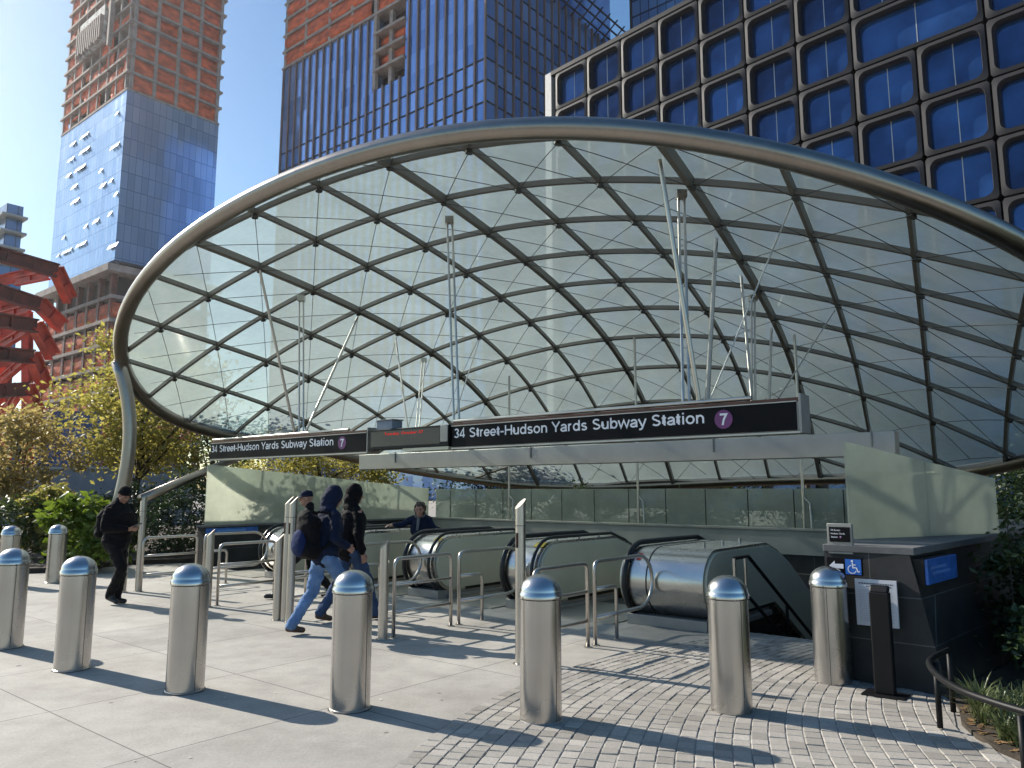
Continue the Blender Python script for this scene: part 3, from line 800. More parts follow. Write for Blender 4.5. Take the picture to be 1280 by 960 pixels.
def strok(pts, w):
    for (x0, z0), (x1, z1) in zip(pts[:-1], pts[1:]):
        d = Vector((x1 - x0, 0, z1 - z0)).normalized(); n_ = Vector((-d.z, 0, d.x)) * w / 2; e = d * w * .3
        b.add([(x0 + n_.x - e.x, yy, z0 + n_.z - e.z), (x1 + n_.x + e.x, yy, z1 + n_.z + e.z), (x1 - n_.x + e.x, yy, z1 - n_.z + e.z), (x0 - n_.x - e.x, yy, z0 - n_.z - e.z)], [(0, 1, 2, 3)])
dot(ax + .058, az + .113, .0095)
strok([(ax + .060, az + .098), (ax + .062, az + .058), (ax + .090, az + .058), (ax + .104, az + .024), (ax + .114, az + .027)], .010)
strok([(ax + .061, az + .082), (ax + .084, az + .082)], .008)
strok([(ax + .056 + .034 * math.cos(u), az + .044 + .034 * math.sin(u)) for u in np.linspace(R(105), R(335), 14)], .008)
b.build('wheelchair_symbol', 'white', tile, 0)
t = ethings('notice_poster', 'pale printed notice fixed to the dark stone behind the black post', 'poster', 6.43, WF - .042, .49)
b = MB(); b.box(0, .33, -.008, .012, 0, .385); b.build('sheet', 'paper', t, 0)
rnd = random.Random(5)
b = MB()
def ink(x0, x1, z0, z1): b.quad((x0, -.0095, z0), (x1, -.0095, z0), (x1, -.0095, z1), (x0, -.0095, z1))
x = .03
while x < .30:
    w_ = rnd.uniform(.008, .02); ink(x, min(x + w_, .305), .345, .355); x += w_ + .005
x = .09
while x < .28:
    w_ = rnd.uniform(.008, .018); ink(x, x + w_, .322, .332); x += w_ + .006
b.build('headline_print', 'poster_ink', t, 0)
b = MB()
for z in np.arange(.04, .30, .014):
    x = .03
    while x < .29:
        w_ = rnd.uniform(.008, .03); ink(x, min(x + w_, .30), z, z + .0035); x += w_ + .006
    
b.build('text_print', mat('pale_ink', (.36, .36, .40), .7), t, 0)
t = ethings('entrance_sign', 'small black sign with three lines of white writing on a grey stand', 'sign', 6.20, WF + .02, 1.09)
b = MB(); b.box(0, .21, 0, .05, -.02, .245); b.build('stand', 'gray_plate', t, 30, .004)
b = MB(); b.box(.02, .195, -.008, -.001, .085, .215); b.build('plate', 'sign_black', t, 0)
for k, s_ in enumerate(('34 Street-', 'Hudson Yards', 'Station')):
    text('lettering', s_, 'white', t, (.035, -.0095, .181 - k * .03), None, .015, bold=.01, ext=0)
b = MB(); n = 20; b.v = [(.115 + .011 * math.cos(2 * math.pi * k / n), -.0092, .1285 + .011 * math.sin(2 * math.pi * k / n)) for k in range(n)]; b.f = [tuple(range(n))]
disc = b.build('route_disc', 'purple', t, 0); text('numeral', '7', 'white', disc, (.1115, -.0102, .1215), None, .0135, bold=.01, ext=0)
# plaque on the shaded flank
fd = (C1 - B1).normalized(); fn_ = Vector((fd.y, -fd.x, 0))
t = thing('street_plaque', 'blue plaque on the shaded flank of the dark stone block', 'plaque', B1 + fd * .45 + Vector((0, 0, .87)), math.atan2(fd.y, fd.x))
b = MB(); b.box(-.42, .42, -.125, -.10, -.02, .185); b.build('plate', 'blue_plaque', t, 0, .004)
b = MB(); b.box(-.43, .43, -.10, .0, -.025, .19); b.build('backing', 'black', t, 0)
b = MB(); b.box(-.34, .1, -.127, -.1255, .10, .125); b.box(-.30, .2, -.127, -.1255, .055, .08); b.build('faint_writing', mat('plaque_ink', (.10, .22, .55), .5), t, 0)
# black post
t = ethings('push_button_post', 'slim flat black post on a base plate before the dark stone block', 'post', 6.70, -1.95, .013)
b = MB(); b.box(-.075, .075, -.04, .04, .012, .80); b.extr([(-.04, .80), (.04, .80), (.04, .85), (-.01, .85)], -.07, .07); b.build('post', 'black', t, 0, .01)
b = MB(); b.box(-.16, .16, -.11, .11, 0, .012); b.build('base_plate', 'black', t, 0, .003)

# ------------------------------------------------------------------ escalators
UNITS = [(-4.6, -3.85), (-2.6, -1.85), (-.66, .10), (1.33, 2.07), (3.29, 4.45)]
ULAB = ['stainless escalator end at the far left of the row, behind the tall posts',
        'stainless escalator end behind the hooded walkers, second from the left',
        'stainless escalator end just right of the woman in the dark jacket, third from the left',
        'stainless escalator end right of the tall slotted post, fourth from the left',
        'wide polished escalator drum beside the stairs, rightmost of the row']
TOPZ, RAD, AXW = .93, .41, .0
def prof(r=RAD, top=TOPZ, drop=True, n=14):
    cz_ = top - RAD
    pts = [(9, cz_ + r - (9 - 1.6) * math.tan(R(30)))] if drop else []
    pts += [(2.3, cz_ + r - .7 * math.tan(R(24)) * .9), (1.95, cz_ + r - .12), (1.55, cz_ + r), (.8, cz_ + r)]
    pts += [(AXW - r * math.sin(u), cz_ + r * math.cos(u)) for u in np.linspace(0, math.pi, n)]
    pts += [(.8, cz_ - r), (1.7, cz_ - r)]
    pts += [(9, cz_ - r - (9 - 1.7) * math.tan(R(30)))]
    return pts
prevb = HS0
for k, (sa, sb) in enumerate(UNITS):
    t = ethings('escalator', ULAB[k], 'escalator', (sa + sb) / 2, 0, 0, 'escalators in a row under the sign')
    hw = (sb - sa) / 2
    pr_ = prof()
    b = MB(); b.extr(pr_, -hw + .035, hw - .035); b.build('balustrade', 'steel_drum', t, 35)
    for sg in (-1, 1):
        b = MB(); b.extr(prof(RAD - .035), min(sg * (hw - .034), sg * hw), max(sg * (hw - .034), sg * hw)); b.build('side_panel', 'steel_olive', t, 35)
        if k == 4 and sg > 0: continue
        path = [(sg * (hw - .11), y, z) for y, z in prof(RAD + .045, TOPZ)]
        b = MB(); b.tube(path, .036 if sg < 0 else .024, 8); b.build('handrail', 'black_rubber', t, 180)
    if k == 4:
        b = MB(); b.extr(prof(RAD + .004), -.20, -.185); b.build('seam', 'black', t, 35)
    for (kk, xs, us, mm) in ((3, (.12, .30), (.30, .62), 'decal_yellow'), (4, (-.50, -.40), (.55, .95), 'poster_ink'), (4, (-.37, -.31), (.62, .9), 'decal_red'), (2, (.14, .28), (.35, .6), 'decal_yellow')):
        if kk != k: continue
        if mm not in M: M[mm] = mat(mm, (.55, .42, .05) if 'yel' in mm else (.45, .05, .04), .5)
        b = MB(); cz_ = TOPZ - RAD; rw = []
        for u in np.linspace(us[0], us[1], 6): rw.append([(x_, AXW - (RAD + .003) * math.sin(u), cz_ + (RAD + .003) * math.cos(u)) for x_ in xs])
        b.add([q for r_ in rw for q in r_], [(2 * i, 2 * i + 1, 2 * i + 3, 2 * i + 2) for i in range(5)]); b.build('sticker', mm, t, 60)
    b = MB(); b.box(-hw + .05, hw - .05, -.30, 1.6, .001, .125); b.box(-hw - .03, hw + .03, -.1, 1.5, .001, .06); b.build('plinth', 'gray_plate', t, 30, .004)
    b = MB(); b.box(-hw + .02, hw - .02, .3, 1.7, .1, .17); b.build('skirt', 'black', t, 0)
    for j in range(3):
        b = MB(); b.lathe([(.022, 0), (.022, .055), (.0, .06)], 10, (hw * .45, .25 + j * .55, TOPZ)); b.build('deck_stud', 'steel_rail', t)
    # lane to the left of this unit: landing plate and moving steps
    la = prevb - (sa + sb) / 2 + .04; lb = -hw - .04
    if k == 0: la = max(la, lb - 1.3)
    b = MB(); b.box(la, lb, -.5, .95, .002, .014); b.build('landing_plate', 'steel_beam', t, 0)
    b = MB()
    b.box(la, lb, .95, 1.75, -.3, .004)
    for j in range(16):
        b.box(la, lb, 1.75 + j * .38, 2.14 + j * .38, -.22 * (j + 1) - .4, -.22 * (j + 1))
    b.build('steps', mat('step_metal', (.10, .10, .10), .5, .6), t, 0) if k == 0 else b.build('steps', bpy.data.materials['step_metal'], t, 0)
    prevb = sb
M['step'] = bpy.data.materials['step_metal']
# stair handrail
t = ethings('stair_handrail', 'black handrail going down the stairs beside the escalator drum', 'handrail', 4.75, 0, 0)
sl = math.tan(R(30))
for z0, nm in ((.86, 'top_rail'), (.38, 'lower_rail')):
    b = MB(); b.tube([(0, -.28, z0), (0, .12, z0), (0, 3.6, z0 - 3.48 * sl)], .021, 8); b.build(nm, 'black', t)
for w_, zb0 in ((-.28, 0), (.02, 0), (1.3, -.8), (2.6, -1.6)):
    zt = .86 if w_ < .12 else .86 - (w_ - .12) * sl
    b = MB(); b.tube([(0, w_, zb0), (0, w_, zt)], .019, 8); b.build('baluster', 'steel_rail' if w_ < .1 else 'black', t)

# ------------------------------------------------------------------ bollards
def bollard():
    t = thing('bollard', '', 'bollard', group='stainless steel bollards')
    r = .150
    b = MB(); b.lathe([(r - .02, 0.), (r + .006, .0), (r + .006, .012), (r, .016), (r, .845), (r - .006, .85)], 40); b.build('body', 'steel', t, 40)
    dm = [(r - .004, .852), (r + .008, .854), (r + .009, .885), (r + .002, .893)]
    dm += [((r + .002) * math.cos(u), .893 + .127 * math.sin(u)) for u in np.linspace(.12, math.pi / 2, 10)]
    b = MB(); b.lathe(dm, 40); b.build('domed_cap', 'steel_dome', t, 50)
    b = MB(); b.box(r * .70 - .004, r * .70 + .004, -r * .72, -r * .70, .02, .845); b.build('seam', 'cable', t, 0)
    b = MB(); b.lathe([(r + .014, 0), (r + .014, .003), (r + .006, .005)], 32); b.build('base_gasket', 'cable', t, 30)
    return t
bs = [(677, 907, 'brushed steel bollard on the edge of the setts, beside the tall slotted post'),
      (433, 891, 'brushed steel bollard on the concrete slabs in front of the hooded walkers'),
      (223, 868, 'brushed steel bollard on the slabs left of the hooded walkers, before the low posts'),
      (80, 840, 'brushed steel bollard on the slabs nearest the man in black with the phone'),
      (-2, 812, 'large brushed steel bollard at the left edge of the photo'),
      (921, 901, 'brushed steel bollard on the setts in front of the stairs and escalator drum'),
      (1050, 865, 'brushed steel bollard on the setts next to the black post and dark stone block'),
      (63, 729, 'small distant bollard standing by the lime green shrubs at the left'),
      (3, 733, 'small distant bollard at the far left edge, partly behind a nearer one')]
proto = bollard()
for i, (px, py, lab) in enumerate(bs):
    o = proto if i == 0 else copy_tree(proto)
    dz = {5: -.03, 6: -.045}.get(i, 0.)
    p = gnd(px, py, dz); p.y += .12
    o.location = p; o['label'] = lab; o.rotation_euler = (0, 0, [.0, .25, .1, .3, 0, -.4, -1.3, .2, 0][i])

# ------------------------------------------------------------------ queue posts and railings
def slant_post(name, r, h, m, parent):
    n = 20; lo = []; hi = []
    d = Vector((.45, .89, 0)).normalized()
    for k in range(n):
        x, y = r * math.cos(2 * math.pi * k / n), r * math.sin(2 * math.pi * k / n)
        lo.append((x, y, 0)); hi.append((x, y, h - r * 1.0 + (x * d.x + y * d.y) * 1.0))
    b = MB(); b.rings([lo, hi]); return b.build(name, m, parent, 40)
def short_post(label, s, w):
    t = ethings('short_post', label, 'post', s, w, 0, 'low slant topped steel posts')
    slant_post('shaft', .054, 1.08, 'steel_rail', t)
    b = MB(); b.lathe([(.075, 0), (.075, .006), (.055, .01)], 20); b.build('base_ring', 'steel_rail', t, 30)
    return t
def tall_post(label, s, w):
    t = ethings('tall_post', label, 'post', s, w, 0, 'tall slotted steel posts')
    slant_post('shaft', .051, 1.55, 'steel_rail', t)
    b = MB(); b.lathe([(.0525, 1.285), (.0525, 1.292)], 20); b.build('collar', 'cable', t, 30)
    b = MB(); b.box(-.014, .014, -.0545, -.045, 1.08, 1.22); b.build('reader_slot', 'black', t, 0)
    b = MB(); b.box(-.007, .007, -.0565, -.0548, 1.095, 1.205); b.build('reader_lens', 'led_slot', t, 0)
    b = MB(); b.lathe([(.075, 0), (.075, .006), (.052, .01)], 20); b.build('base_ring', 'steel_rail', t, 30)
    return t
short_post('low slant topped post beside the man in black', -4.46, -2.95)
short_post('low slant topped post left of the hooded walkers, alone at the head of its railing', -1.94, -2.9)
short_post('low slant topped post next to the pair of tall posts', -.21, -2.92)
short_post('low slant topped post right of the hooded walkers', 1.78, -2.9)
tall_post('tall steel post behind the man in black', -4.36, -2.75)
tall_post('left one of the two tall steel posts touching each other behind the navy hoodie', -.10, -2.88)
tall_post('right one of the two tall steel posts touching each other behind the navy hoodie', .03, -2.90)
tall_post('lone tall steel post with a dark reader slot behind a bollard', 3.72, -2.88)
def corner(pts, r=.09, n=5):
    """round the corners of a polyline in the (y,z) plane"""
    outp = [Vector((0, *pts[0]))]
    for a, b_, c in zip(pts[:-2], pts[1:-1], pts[2:]):
        a, b_, c = (Vector((0, *q)) for q in (a, b_, c))
        d0 = (a - b_).normalized(); d1 = (c - b_).normalized(); rr_ = min(r, (a - b_).length * .49, (c - b_).length * .49)
        p0 = b_ + d0 * rr_; p1 = b_ + d1 * rr_
        outp += [p0 * (1 - t) ** 2 + b_ * 2 * t * (1 - t) + p1 * t * t for t in np.linspace(0, 1, n)]
    outp.append(Vector((0, *pts[-1]))); return outp
rt = .0215
def near_frame(label, s):
    t = ethings('queue_railing', label, 'railing', s, -2.76, 0, 'tubular steel queue railings')
    L = .92
    b = MB(); b.tube(corner([(0, 0), (0, .86), (L, .86), (L, 0)]), rt, 8); b.build('hoop', 'steel_rail', t, 180)
    for z in (.57, .27):
        b = MB(); b.tube([(0, .015, z), (0, L - .015, z)], rt * .85, 8); b.build('cross_rail', 'steel_rail', t, 180)
    for y in (0, L):
        b = MB(); b.lathe([(.045, 0), (.045, .008), (.022, .012)], 14, (0, y, 0)); b.build('foot_flange', 'steel_rail', t, 30)
def far_frame(label, s):
    t = ethings('looped_railing', label, 'railing', s, -1.70, 0, 'steel railings with a rounded end loop')
    arc = [(.95 + .295 * math.sin(u), .575 + .295 * math.cos(u)) for u in np.linspace(0, math.pi, 11)]
    pts = corner([(0, 0), (0, .87), (.5, .87)]) + [Vector((0, *q)) for q in arc] + [Vector((0, 0.01, .28))]
    b = MB(); b.tube(pts, rt, 8); b.build('loop', 'steel_rail', t, 180)
    b = MB(); b.tube(corner([(0.01, .58), (.43, .58), (.43, 0)], .07), rt * .95, 8); b.build('inner_rail', 'steel_rail', t, 180)
    for y in (0, .43):
        b = MB(); b.lathe([(.045, 0), (.045, .008), (.022, .012)], 14, (0, y, 0)); b.build('foot_flange', 'steel_rail', t, 30)
NL = ['beside the man in black at the far left', 'behind the lone low post left of the hooded walkers', 'behind the hooded walkers', 'behind the low post right of the hooded walkers', 'behind the lone tall slotted post, nearest the setts']
FL = ['in front of the leftmost escalator end', 'in front of the second escalator end from the left', 'in front of the third escalator end, by the woman', 'left of the lone tall slotted post, before the fourth escalator end', 'in front of the wide escalator drum at the right']
for k, s in enumerate((-4.25, -1.92, -.17, 1.80, 3.79)):
    near_frame('square tubular railing ' + NL[k], s)
    far_frame('round ended railing ' + FL[k], s)

# ------------------------------------------------------------------ towers (all square to the entrance grid)
class BF:
    """frame of a building whose near corner stands at the given point; x along the sign line, y away"""
    def __init__(s, px, py, Y):
        p = at(px, py, Y); s.c = Vector((p.x, p.y, 0)); s.z0 = p.z
def building(name, label, bf, cat='tower'):
    return thing(name, label, cat, bf.c, -ANG)
# --- left tower under construction
bf = BF(159, 112, 170)
t = building('unfinished_tower', 'tall tower under construction with blue glass in the middle and orange netting on top', bf)
WX, DY = 39., 23.4
GT, GB = 95.9, 54.2
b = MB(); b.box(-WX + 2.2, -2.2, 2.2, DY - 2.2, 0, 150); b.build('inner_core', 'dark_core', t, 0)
b = MB(); b.box(-WX, -0.01, 0, DY, GB, GT); b.build('glass_curtain', 'tower_glass', t, 0)
fl = [GT + .02 + k * 4.35 for k in range(13)]
for k, z in enumerate(fl):
    e = .9 if k else .25
    b = MB(); b.box(-WX + .1 - e * .6, e * .6, -e * .6, DY + e * .4, z, z + .55); b.build('floor_slab', 'slab', t, 0)
rnd = random.Random(11)
def net(x0, x1, y0, y1, z0, z1, axis, parent, nx=10, nz=3, amp=.35):
    """sagging sheet of netting between two slabs"""
    b = MB(); vs = []; fs = []
    for i in range(nx + 1):
        for j in range(nz + 1):
            u, v_ = i / nx, j / nz
            d = amp * math.sin(math.pi * v_) * rnd.uniform(.2, 1.2)
            if axis == 'x': vs.append((x0 + (x1 - x0) * u, y0 - d * .6, z0 + (z1 - z0) * v_))
            else: vs.append((x0 + d * .6, y0 + (y1 - y0) * u, z0 + (z1 - z0) * v_))
    for i in range(nx):
        for j in range(nz):
            a = i * (nz + 1) + j; fs.append((a, a + nz + 1, a + nz + 2, a + 1))
    b.add(vs, fs); o = b.build('safety_net', 'orange_net', parent, 60)
    so_ = o.modifiers.new('thick', 'SOLIDIFY'); so_.thickness = .06
for k in range(10):
    z0, z1 = fl[k] + .6, fl[k + 1] - .02
    if k not in (3, 4): net(-.3, 0, .5, DY - .5, z0, z1, 'y', t, 14)
    else: net(-.9, 0, .5, DY - .5, z0, z1, 'y', t, 14)
    # the left face is half closed, in patches
    x = -WX + 1
    while x < -1.5:
        w_ = rnd.uniform(3, 8)
        if rnd.random() < .62: net(x, min(x + w_, -.6), .15, 0, z0 + (rnd.random() < .3) * 1.6, z1 - (rnd.random() < .3) * 1.2, 'x', t, 6)
        x += w_ + rnd.uniform(0, 1.5)
for x in np.linspace(-WX + 1, -1, 8):
    b = MB(); b.box(x - .32, x + .32, -.2, .45, GT + .6, 147); b.build('column', 'slab', t, 0)
for y in np.linspace(.8, DY - .8, 5):
    b = MB(); b.box(-.45, .28, y - .38, y + .38, GT + .6, 147); b.build('column', 'slab', t, 0)
b = MB(); b.box(-28, -13, -1.4, -.7, GT + 17, GT + 27); b.build('formwork_panel', mat('pale_formwork', (.45, .44, .43), .8, 0, .5, .6), t, 0)
for k in range(12):
    b = MB(); b.box(-27.5 + k * 1.25, -26.9 + k * 1.25, -2.3, -1.41, GT + 17 + (k % 3) * .4, GT + 24); b.build('formwork_rib', 'slab', t, 0)
# bright window vents tilted open on the left face
vents = MB()
for _ in range(46):
    x = rnd.uniform(-WX + 2, -2); z = GB + 2 + 4.2 * int(rnd.uniform(0, 8.6)) + .8
    n_ = rnd.choice((1, 1, 2, 3))
    for q in range(n_):
        v0 = MB(); v0.add([(x + q * 1.5, -.02, z + 1.1), (x + q * 1.5 + 1.2, -.02, z + 1.1), (x + q * 1.5 + 1.2, -.55, z), (x + q * 1.5, -.55, z),
                           (x + q * 1.5, .0, z + 1.16), (x + q * 1.5 + 1.2, .0, z + 1.16), (x + q * 1.5 + 1.2, -.51, z + .06), (x + q * 1.5, -.51, z + .06)],
                          [(0, 1, 2, 3), (7, 6, 5, 4), (0, 4, 5, 1), (1, 5, 6, 2), (2, 6, 7, 3), (3, 7, 4, 0)])
        if _ < 34: v0.build('open_vent', mat('vent_glass', (.75, .8, .85), .15, .3) if 'vent_glass' not in bpy.data.materials else bpy.data.materials['vent_glass'], t, 0)
# concrete frame under the glass
for z in (GB - 3.2, GB - 9, GB - 14.5, GB - 20, GB - 25.5, GB - 31, GB - 36.5, GB - 42):
    b = MB(); e = 2.2 if z > GB - 4 else .4
    b.box(-WX - e, e, -e, DY + e, z, z + (1.6 if z > GB - 4 else .8)); b.build('podium_slab', 'slab', t, 0)
    if z < GB - 8:
        if z < GB - 14: net(-WX, 0, .2, 0, z + .9, z + 4.6, 'x', t, 16)
        if z < GB - 14: net(-.2, 0, .3, DY, z + .9, z + 4.6, 'y', t, 12)
for x in np.linspace(-WX + 1, -1, 7):
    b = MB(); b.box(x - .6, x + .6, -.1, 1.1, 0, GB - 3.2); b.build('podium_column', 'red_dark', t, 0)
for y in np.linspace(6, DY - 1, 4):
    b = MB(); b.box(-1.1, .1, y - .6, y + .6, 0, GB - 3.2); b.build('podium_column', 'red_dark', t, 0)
# mast of a hoist
b = MB(); b.box(-9.3, -8.3, -1.9, -.9, GT + 14, 150); b.build('hoist_mast', 'slab', t, 0)

# --- middle tower with bronze fins
bf = BF(608, 144, 130)
t = building('ribbed_tower', 'blue glass tower with close bronze vertical fins and orange netting at its top left', bf)
MX, MD, MZ = 64.6, 43., 103.
b = MB()
b.box(-MX, -31.6, 0, MD, 0, 101.2); b.box(-31.6, -22, .0, MD, 0, 84.4); b.box(-22, 0, 0, MD, 0, 150)
b.build('glass_walls', 'mid_glass', t, 0)
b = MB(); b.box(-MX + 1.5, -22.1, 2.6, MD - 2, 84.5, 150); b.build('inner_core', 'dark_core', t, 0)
n_f = 26
for k in range(n_f):
    x = -MX + .15 + k * (MX - .3) / (n_f - 1)
    zt = 101.6 if x < -31.6 else (84.6 if x < -22 else 118)
    b = MB(); b.box(x - .2, x + .2, -.42, -.01, 20, zt); b.build('fin', 'copper_fin', t, 0)
for k in range(1, 18):
    y = k * 2.5
    b = MB(); b.box(.01, .42, y - .2, y + .2, 20, 103); b.build('fin', 'copper_fin', t, 0)
for k in range(19):
    z = 21 + 4.2 * k
    if z < 84: b = MB(); b.box(-MX, -.05, -.14, -.012, z, z + .28); b.build('transom', 'frame_dark', t, 0)
    b = MB(); b.box(.012, .14, .05, MD, z, z + .28); b.build('transom', 'frame_dark', t, 0)
for z in (88.3, 92.5, 96.7, 101.2, 105.4, 109.6, 113.8, 118., 122.2, 126.4, 130.6):
    x0 = -MX - .4 if z > 101 else -31.6
    b = MB(); b.box(x0, -22.1, -.5, 3, z, z + .6); b.build('floor_slab', 'slab', t, 0)
    if z > 101: net(-MX + .5, -32.5, -.1, 0, z + .6, z + 4.2, 'x', t, 18, amp=.8); net(-31.5, -22.4, .3, 0, z + .6, z + 3.9, 'x', t, 5)
    elif z < 96: net(-31, -22.5, 1.2, 0, z + 1.9, z + 3.9, 'x', t, 5)
for x in (-MX + .6, -56, -47, -39, -31.2):
    b = MB(); b.box(x - .45, x + .45, -.35, .5, 101.8 if x < -32 else 84.4, 140); b.build('column', 'slab', t, 0)
b = MB(); b.box(-27.4, -26.4, .3, 1.2, 84.4, 101); b.build('column', 'slab', t, 0)
# open steel at the edge of the roof
for dx, dz in ((.8, 0.6), (2.2, 1.5), (3.6, 2.4)):
    b = MB(); b.tube([(dx, 10, 102.6 + dz), (dx, MD + 4, 102.6 + dz)], .22, 6); b.build('roof_rail', 'frame_dark', t, 60)
for k in range(12):
    y = 12 + k * 3; b = MB(); b.tube([(-.6, y, 101.6), (4.4, y, 105.4)], .16, 6); b.build('roof_bracket', 'frame_dark', t, 60)

# --- right tower: deep rounded window frames
bf = BF(689, 94, 78)
RANG = R(46)
t = building('rounded_window_tower', 'dark tower with a grid of deep round cornered windows of blue glass', bf)
t.rotation_euler = (0, 0, -RANG)
CW, RH, RT = 4.46, 4.25, 46.4
b = MB(); b.box(.02, 95, .95, 40, 0, RT + .4); b.build('tower_body', 'frame_dark', t, 0)
b = MB(); b.box(-.9, .0, -.02, 40, 0, RT + .5); b.build('sunlit_end_face', mat('sunlit_face_pale', (.42, .41, .40), .5, .1), t, 0)  # end face made pale, its sunlit look put into the colour
b = MB(); b.box(0, 95, -.1, .5, RT + .06, RT + .5); b.build('parapet', 'frame_metal', t, 0)
def rrect(x0, x1, z0, z1, r, n=5):
    o = []
    for cx, cz_, a0 in ((x1 - r, z1 - r, 0), (x0 + r, z1 - r, 90), (x0 + r, z0 + r, 180), (x1 - r, z0 + r, 270)):
        for k in range(n + 1):
            u = R(a0 + 90 * k / n); o.append((cx + r * math.cos(u), cz_ + r * math.sin(u)))
    return o
def window_proto(w=CW, nm='window'):
    g_ = .07
    def outer(n_in):
        o = []
        for (x, z) in n_in:   # project the rounded inner outline on the outer rectangle
            dx, dz = x - w / 2, z - RH / 2
            k = min((w / 2 - g_) / max(abs(dx), 1e-6), (RH / 2 - g_) / max(abs(dz), 1e-6)); o.append((w / 2 + dx * k, RH / 2 + dz * k))
        return o
    i0 = rrect(.34, w - .34, .34, RH - .34, .60); i1 = rrect(.42, w - .42, .42, RH - .42, .56)
    oo = outer(i0)
    b = MB(); b.rings([[(x, .94, z) for x, z in oo], [(x, -.04, z) for x, z in oo], [(x, -.10, z) for x, z in i0], [(x, .16, z) for x, z in i1]], cap=False)
    f = b.build(nm, 'frame_metal', None, 35)
    b = MB(); b.rings([[(x, .161, z) for x, z in i1], [(x, .62, z) for x, z in i1]], cap=False); b.build('reveal', 'reveal', f, 35)
    b = MB(); b.box(.3, w - .3, .60, .64, .3, RH - .3); p = b.build('pane', 'pane_glass', f, 0)
    b = MB(); b.box(w / 2 - .03, w / 2 + .03, .575, .598, .38, RH - .38); q_ = b.build('mullion', 'steel_beam', f, 0)
    b = MB(); b.box(.5, w - .5, .3, .36, RH - .95, RH - .6) if False else None
    return f
wp = window_proto(); first = True; n_w = 0
wide = window_proto(CW * 2)
for r_ in range(0, 12):
    for c_ in range(0, 15):
        x = .6 + c_ * CW; z = RT - (r_ + 1) * RH
        p = t.matrix_basis @ Vector((x + CW, 0, z + RH)); d = p.y * math.cos(PITCH) + (p.z - CAMZ) * math.sin(PITCH)
        px = 640 + FPX * p.x / d; py = 480 - FPX * (-p.y * math.sin(PITCH) + (p.z - CAMZ) * math.cos(PITCH)) / d
        if px > 1420 or py < -130 or n_w >= 96: continue
        if py > 150 + max(0, (px - 900)) * .34 + 50: continue
        if (r_, c_) == (2, 8): continue
        if (r_, c_) == (2, 7):
            wide.parent = t; wide.location = (x, 0, z); n_w += 1; continue
        o = wp if first else copy_tree(wp); first = False; n_w += 1
        o.parent = t; o.location = (x, 0, z)
if wide.parent is None: wide.parent = t; wide.location = (.6 + 7 * CW, 0, RT - 3 * RH)
# the remaining storeys, only faintly seen through the canopy glass
g = MB()
for r_ in range(4, 11):
    z = RT - (r_ + 1) * RH
    for c_ in range(0, 20):
        x = .6 + c_ * CW
        p = t.matrix_basis @ Vector((x + CW, 0, z + RH)); d = p.y * math.cos(PITCH) + (p.z - CAMZ) * math.sin(PITCH)
        px = 640 + FPX * p.x / d; py = 480 - FPX * (-p.y * math.sin(PITCH) + (p.z - CAMZ) * math.cos(PITCH)) / d
        if px > 1420 or not (py > 150 + max(0, (px - 900)) * .34 + 50): continue
        g.box(x + .5, x + CW - .5, .38, .44, z + .5, z + RH - .5)
o = g.build('window_band', 'pane_glass', t, 0); o['kind'] = 'stuff'
# --- glass tower behind it
bf = BF(790, 40, 150)
t = building('distant_glass_tower', 'dark glass tower peeking out behind the round cornered window tower', bf)
b = MB(); b.box(0, 40, 0, 30, 0, 150); b.build('walls', 'far_glass', t, 0)
b = MB(); b.box(-.3, 0, -.3, .1, 0, 150); b.build('corner_trim', 'frame_dark', t, 0)
# --- slim block at the far left
bf = BF(9, 255, 150)
t = building('balcony_block', 'slim blue grey block with projecting balconies at the far left edge', bf)
b = MB(); b.box(-30, 0, 0, 3, 0, 60.); b.build('walls', 'far_glass', t, 0)
for k in range(4):
    b = MB(); b.box(-20, 1.6, -1.2, 3.5, 57 - k * 3.4, 57.5 - k * 3.4); b.build('balcony', 'gray_plate', t, 0)
b = MB(); b.box(-30, .6, -.6, 3.6, 0, 50); b.build('lower_block', 'far_glass', t, 0)

# --- red primed steel frame at the left
t = thing('red_steel_frame', 'red primed steel girders of a half built frame at the left edge', 'steel frame', (-46, 72, 0))
def girder(name, p0, p1, w, h, m='red_steel'):
    """I shaped girder between two points"""
    d = (p1 - p0).normalized(); a = Vector((d.y, -d.x, 0)).normalized() if abs(d.z) < .97 else Vector((1, 0, 0)); u = a.cross(d).normalized()
    b = MB()
    def plank(off_u, hw, hh):
        rs = []
        for q in (p0, p1):
            c = q + u * off_u
            rs.append([c + a * hw + u * hh, c - a * hw + u * hh, c - a * hw - u * hh, c + a * hw - u * hh])
        b.rings(rs)
    plank(h / 2, w / 2, .07); plank(-h / 2, w / 2, .07); plank(0, .06, h / 2 - .072)
    n_ = max(2, int((p1 - p0).length / 2))
    for k in range(1, n_):
        c = p0 + (p1 - p0) * (k / n_); hh = h / 2 - .075; e = d * .05
        v = [c + a * sx * w * .48 + u * sz * hh + e * se for se in (-1, 1) for sx, sz in ((-1, -1), (1, -1), (1, 1), (-1, 1))]
        b.add(v, [(3, 2, 1, 0), (4, 5, 6, 7), (0, 1, 5, 4), (1, 2, 6, 5), (2, 3, 7, 6), (3, 0, 4, 7)])
    return b.build(name, m, t, 0, 0, True)
tiers = [(318, 339, 375, 72, 88), (361, 381, 408, 50, 78), (398, 408, 445, 46, 66), (441, 446, 486, 42, 58), (490, 486, 525, 36, 50)]
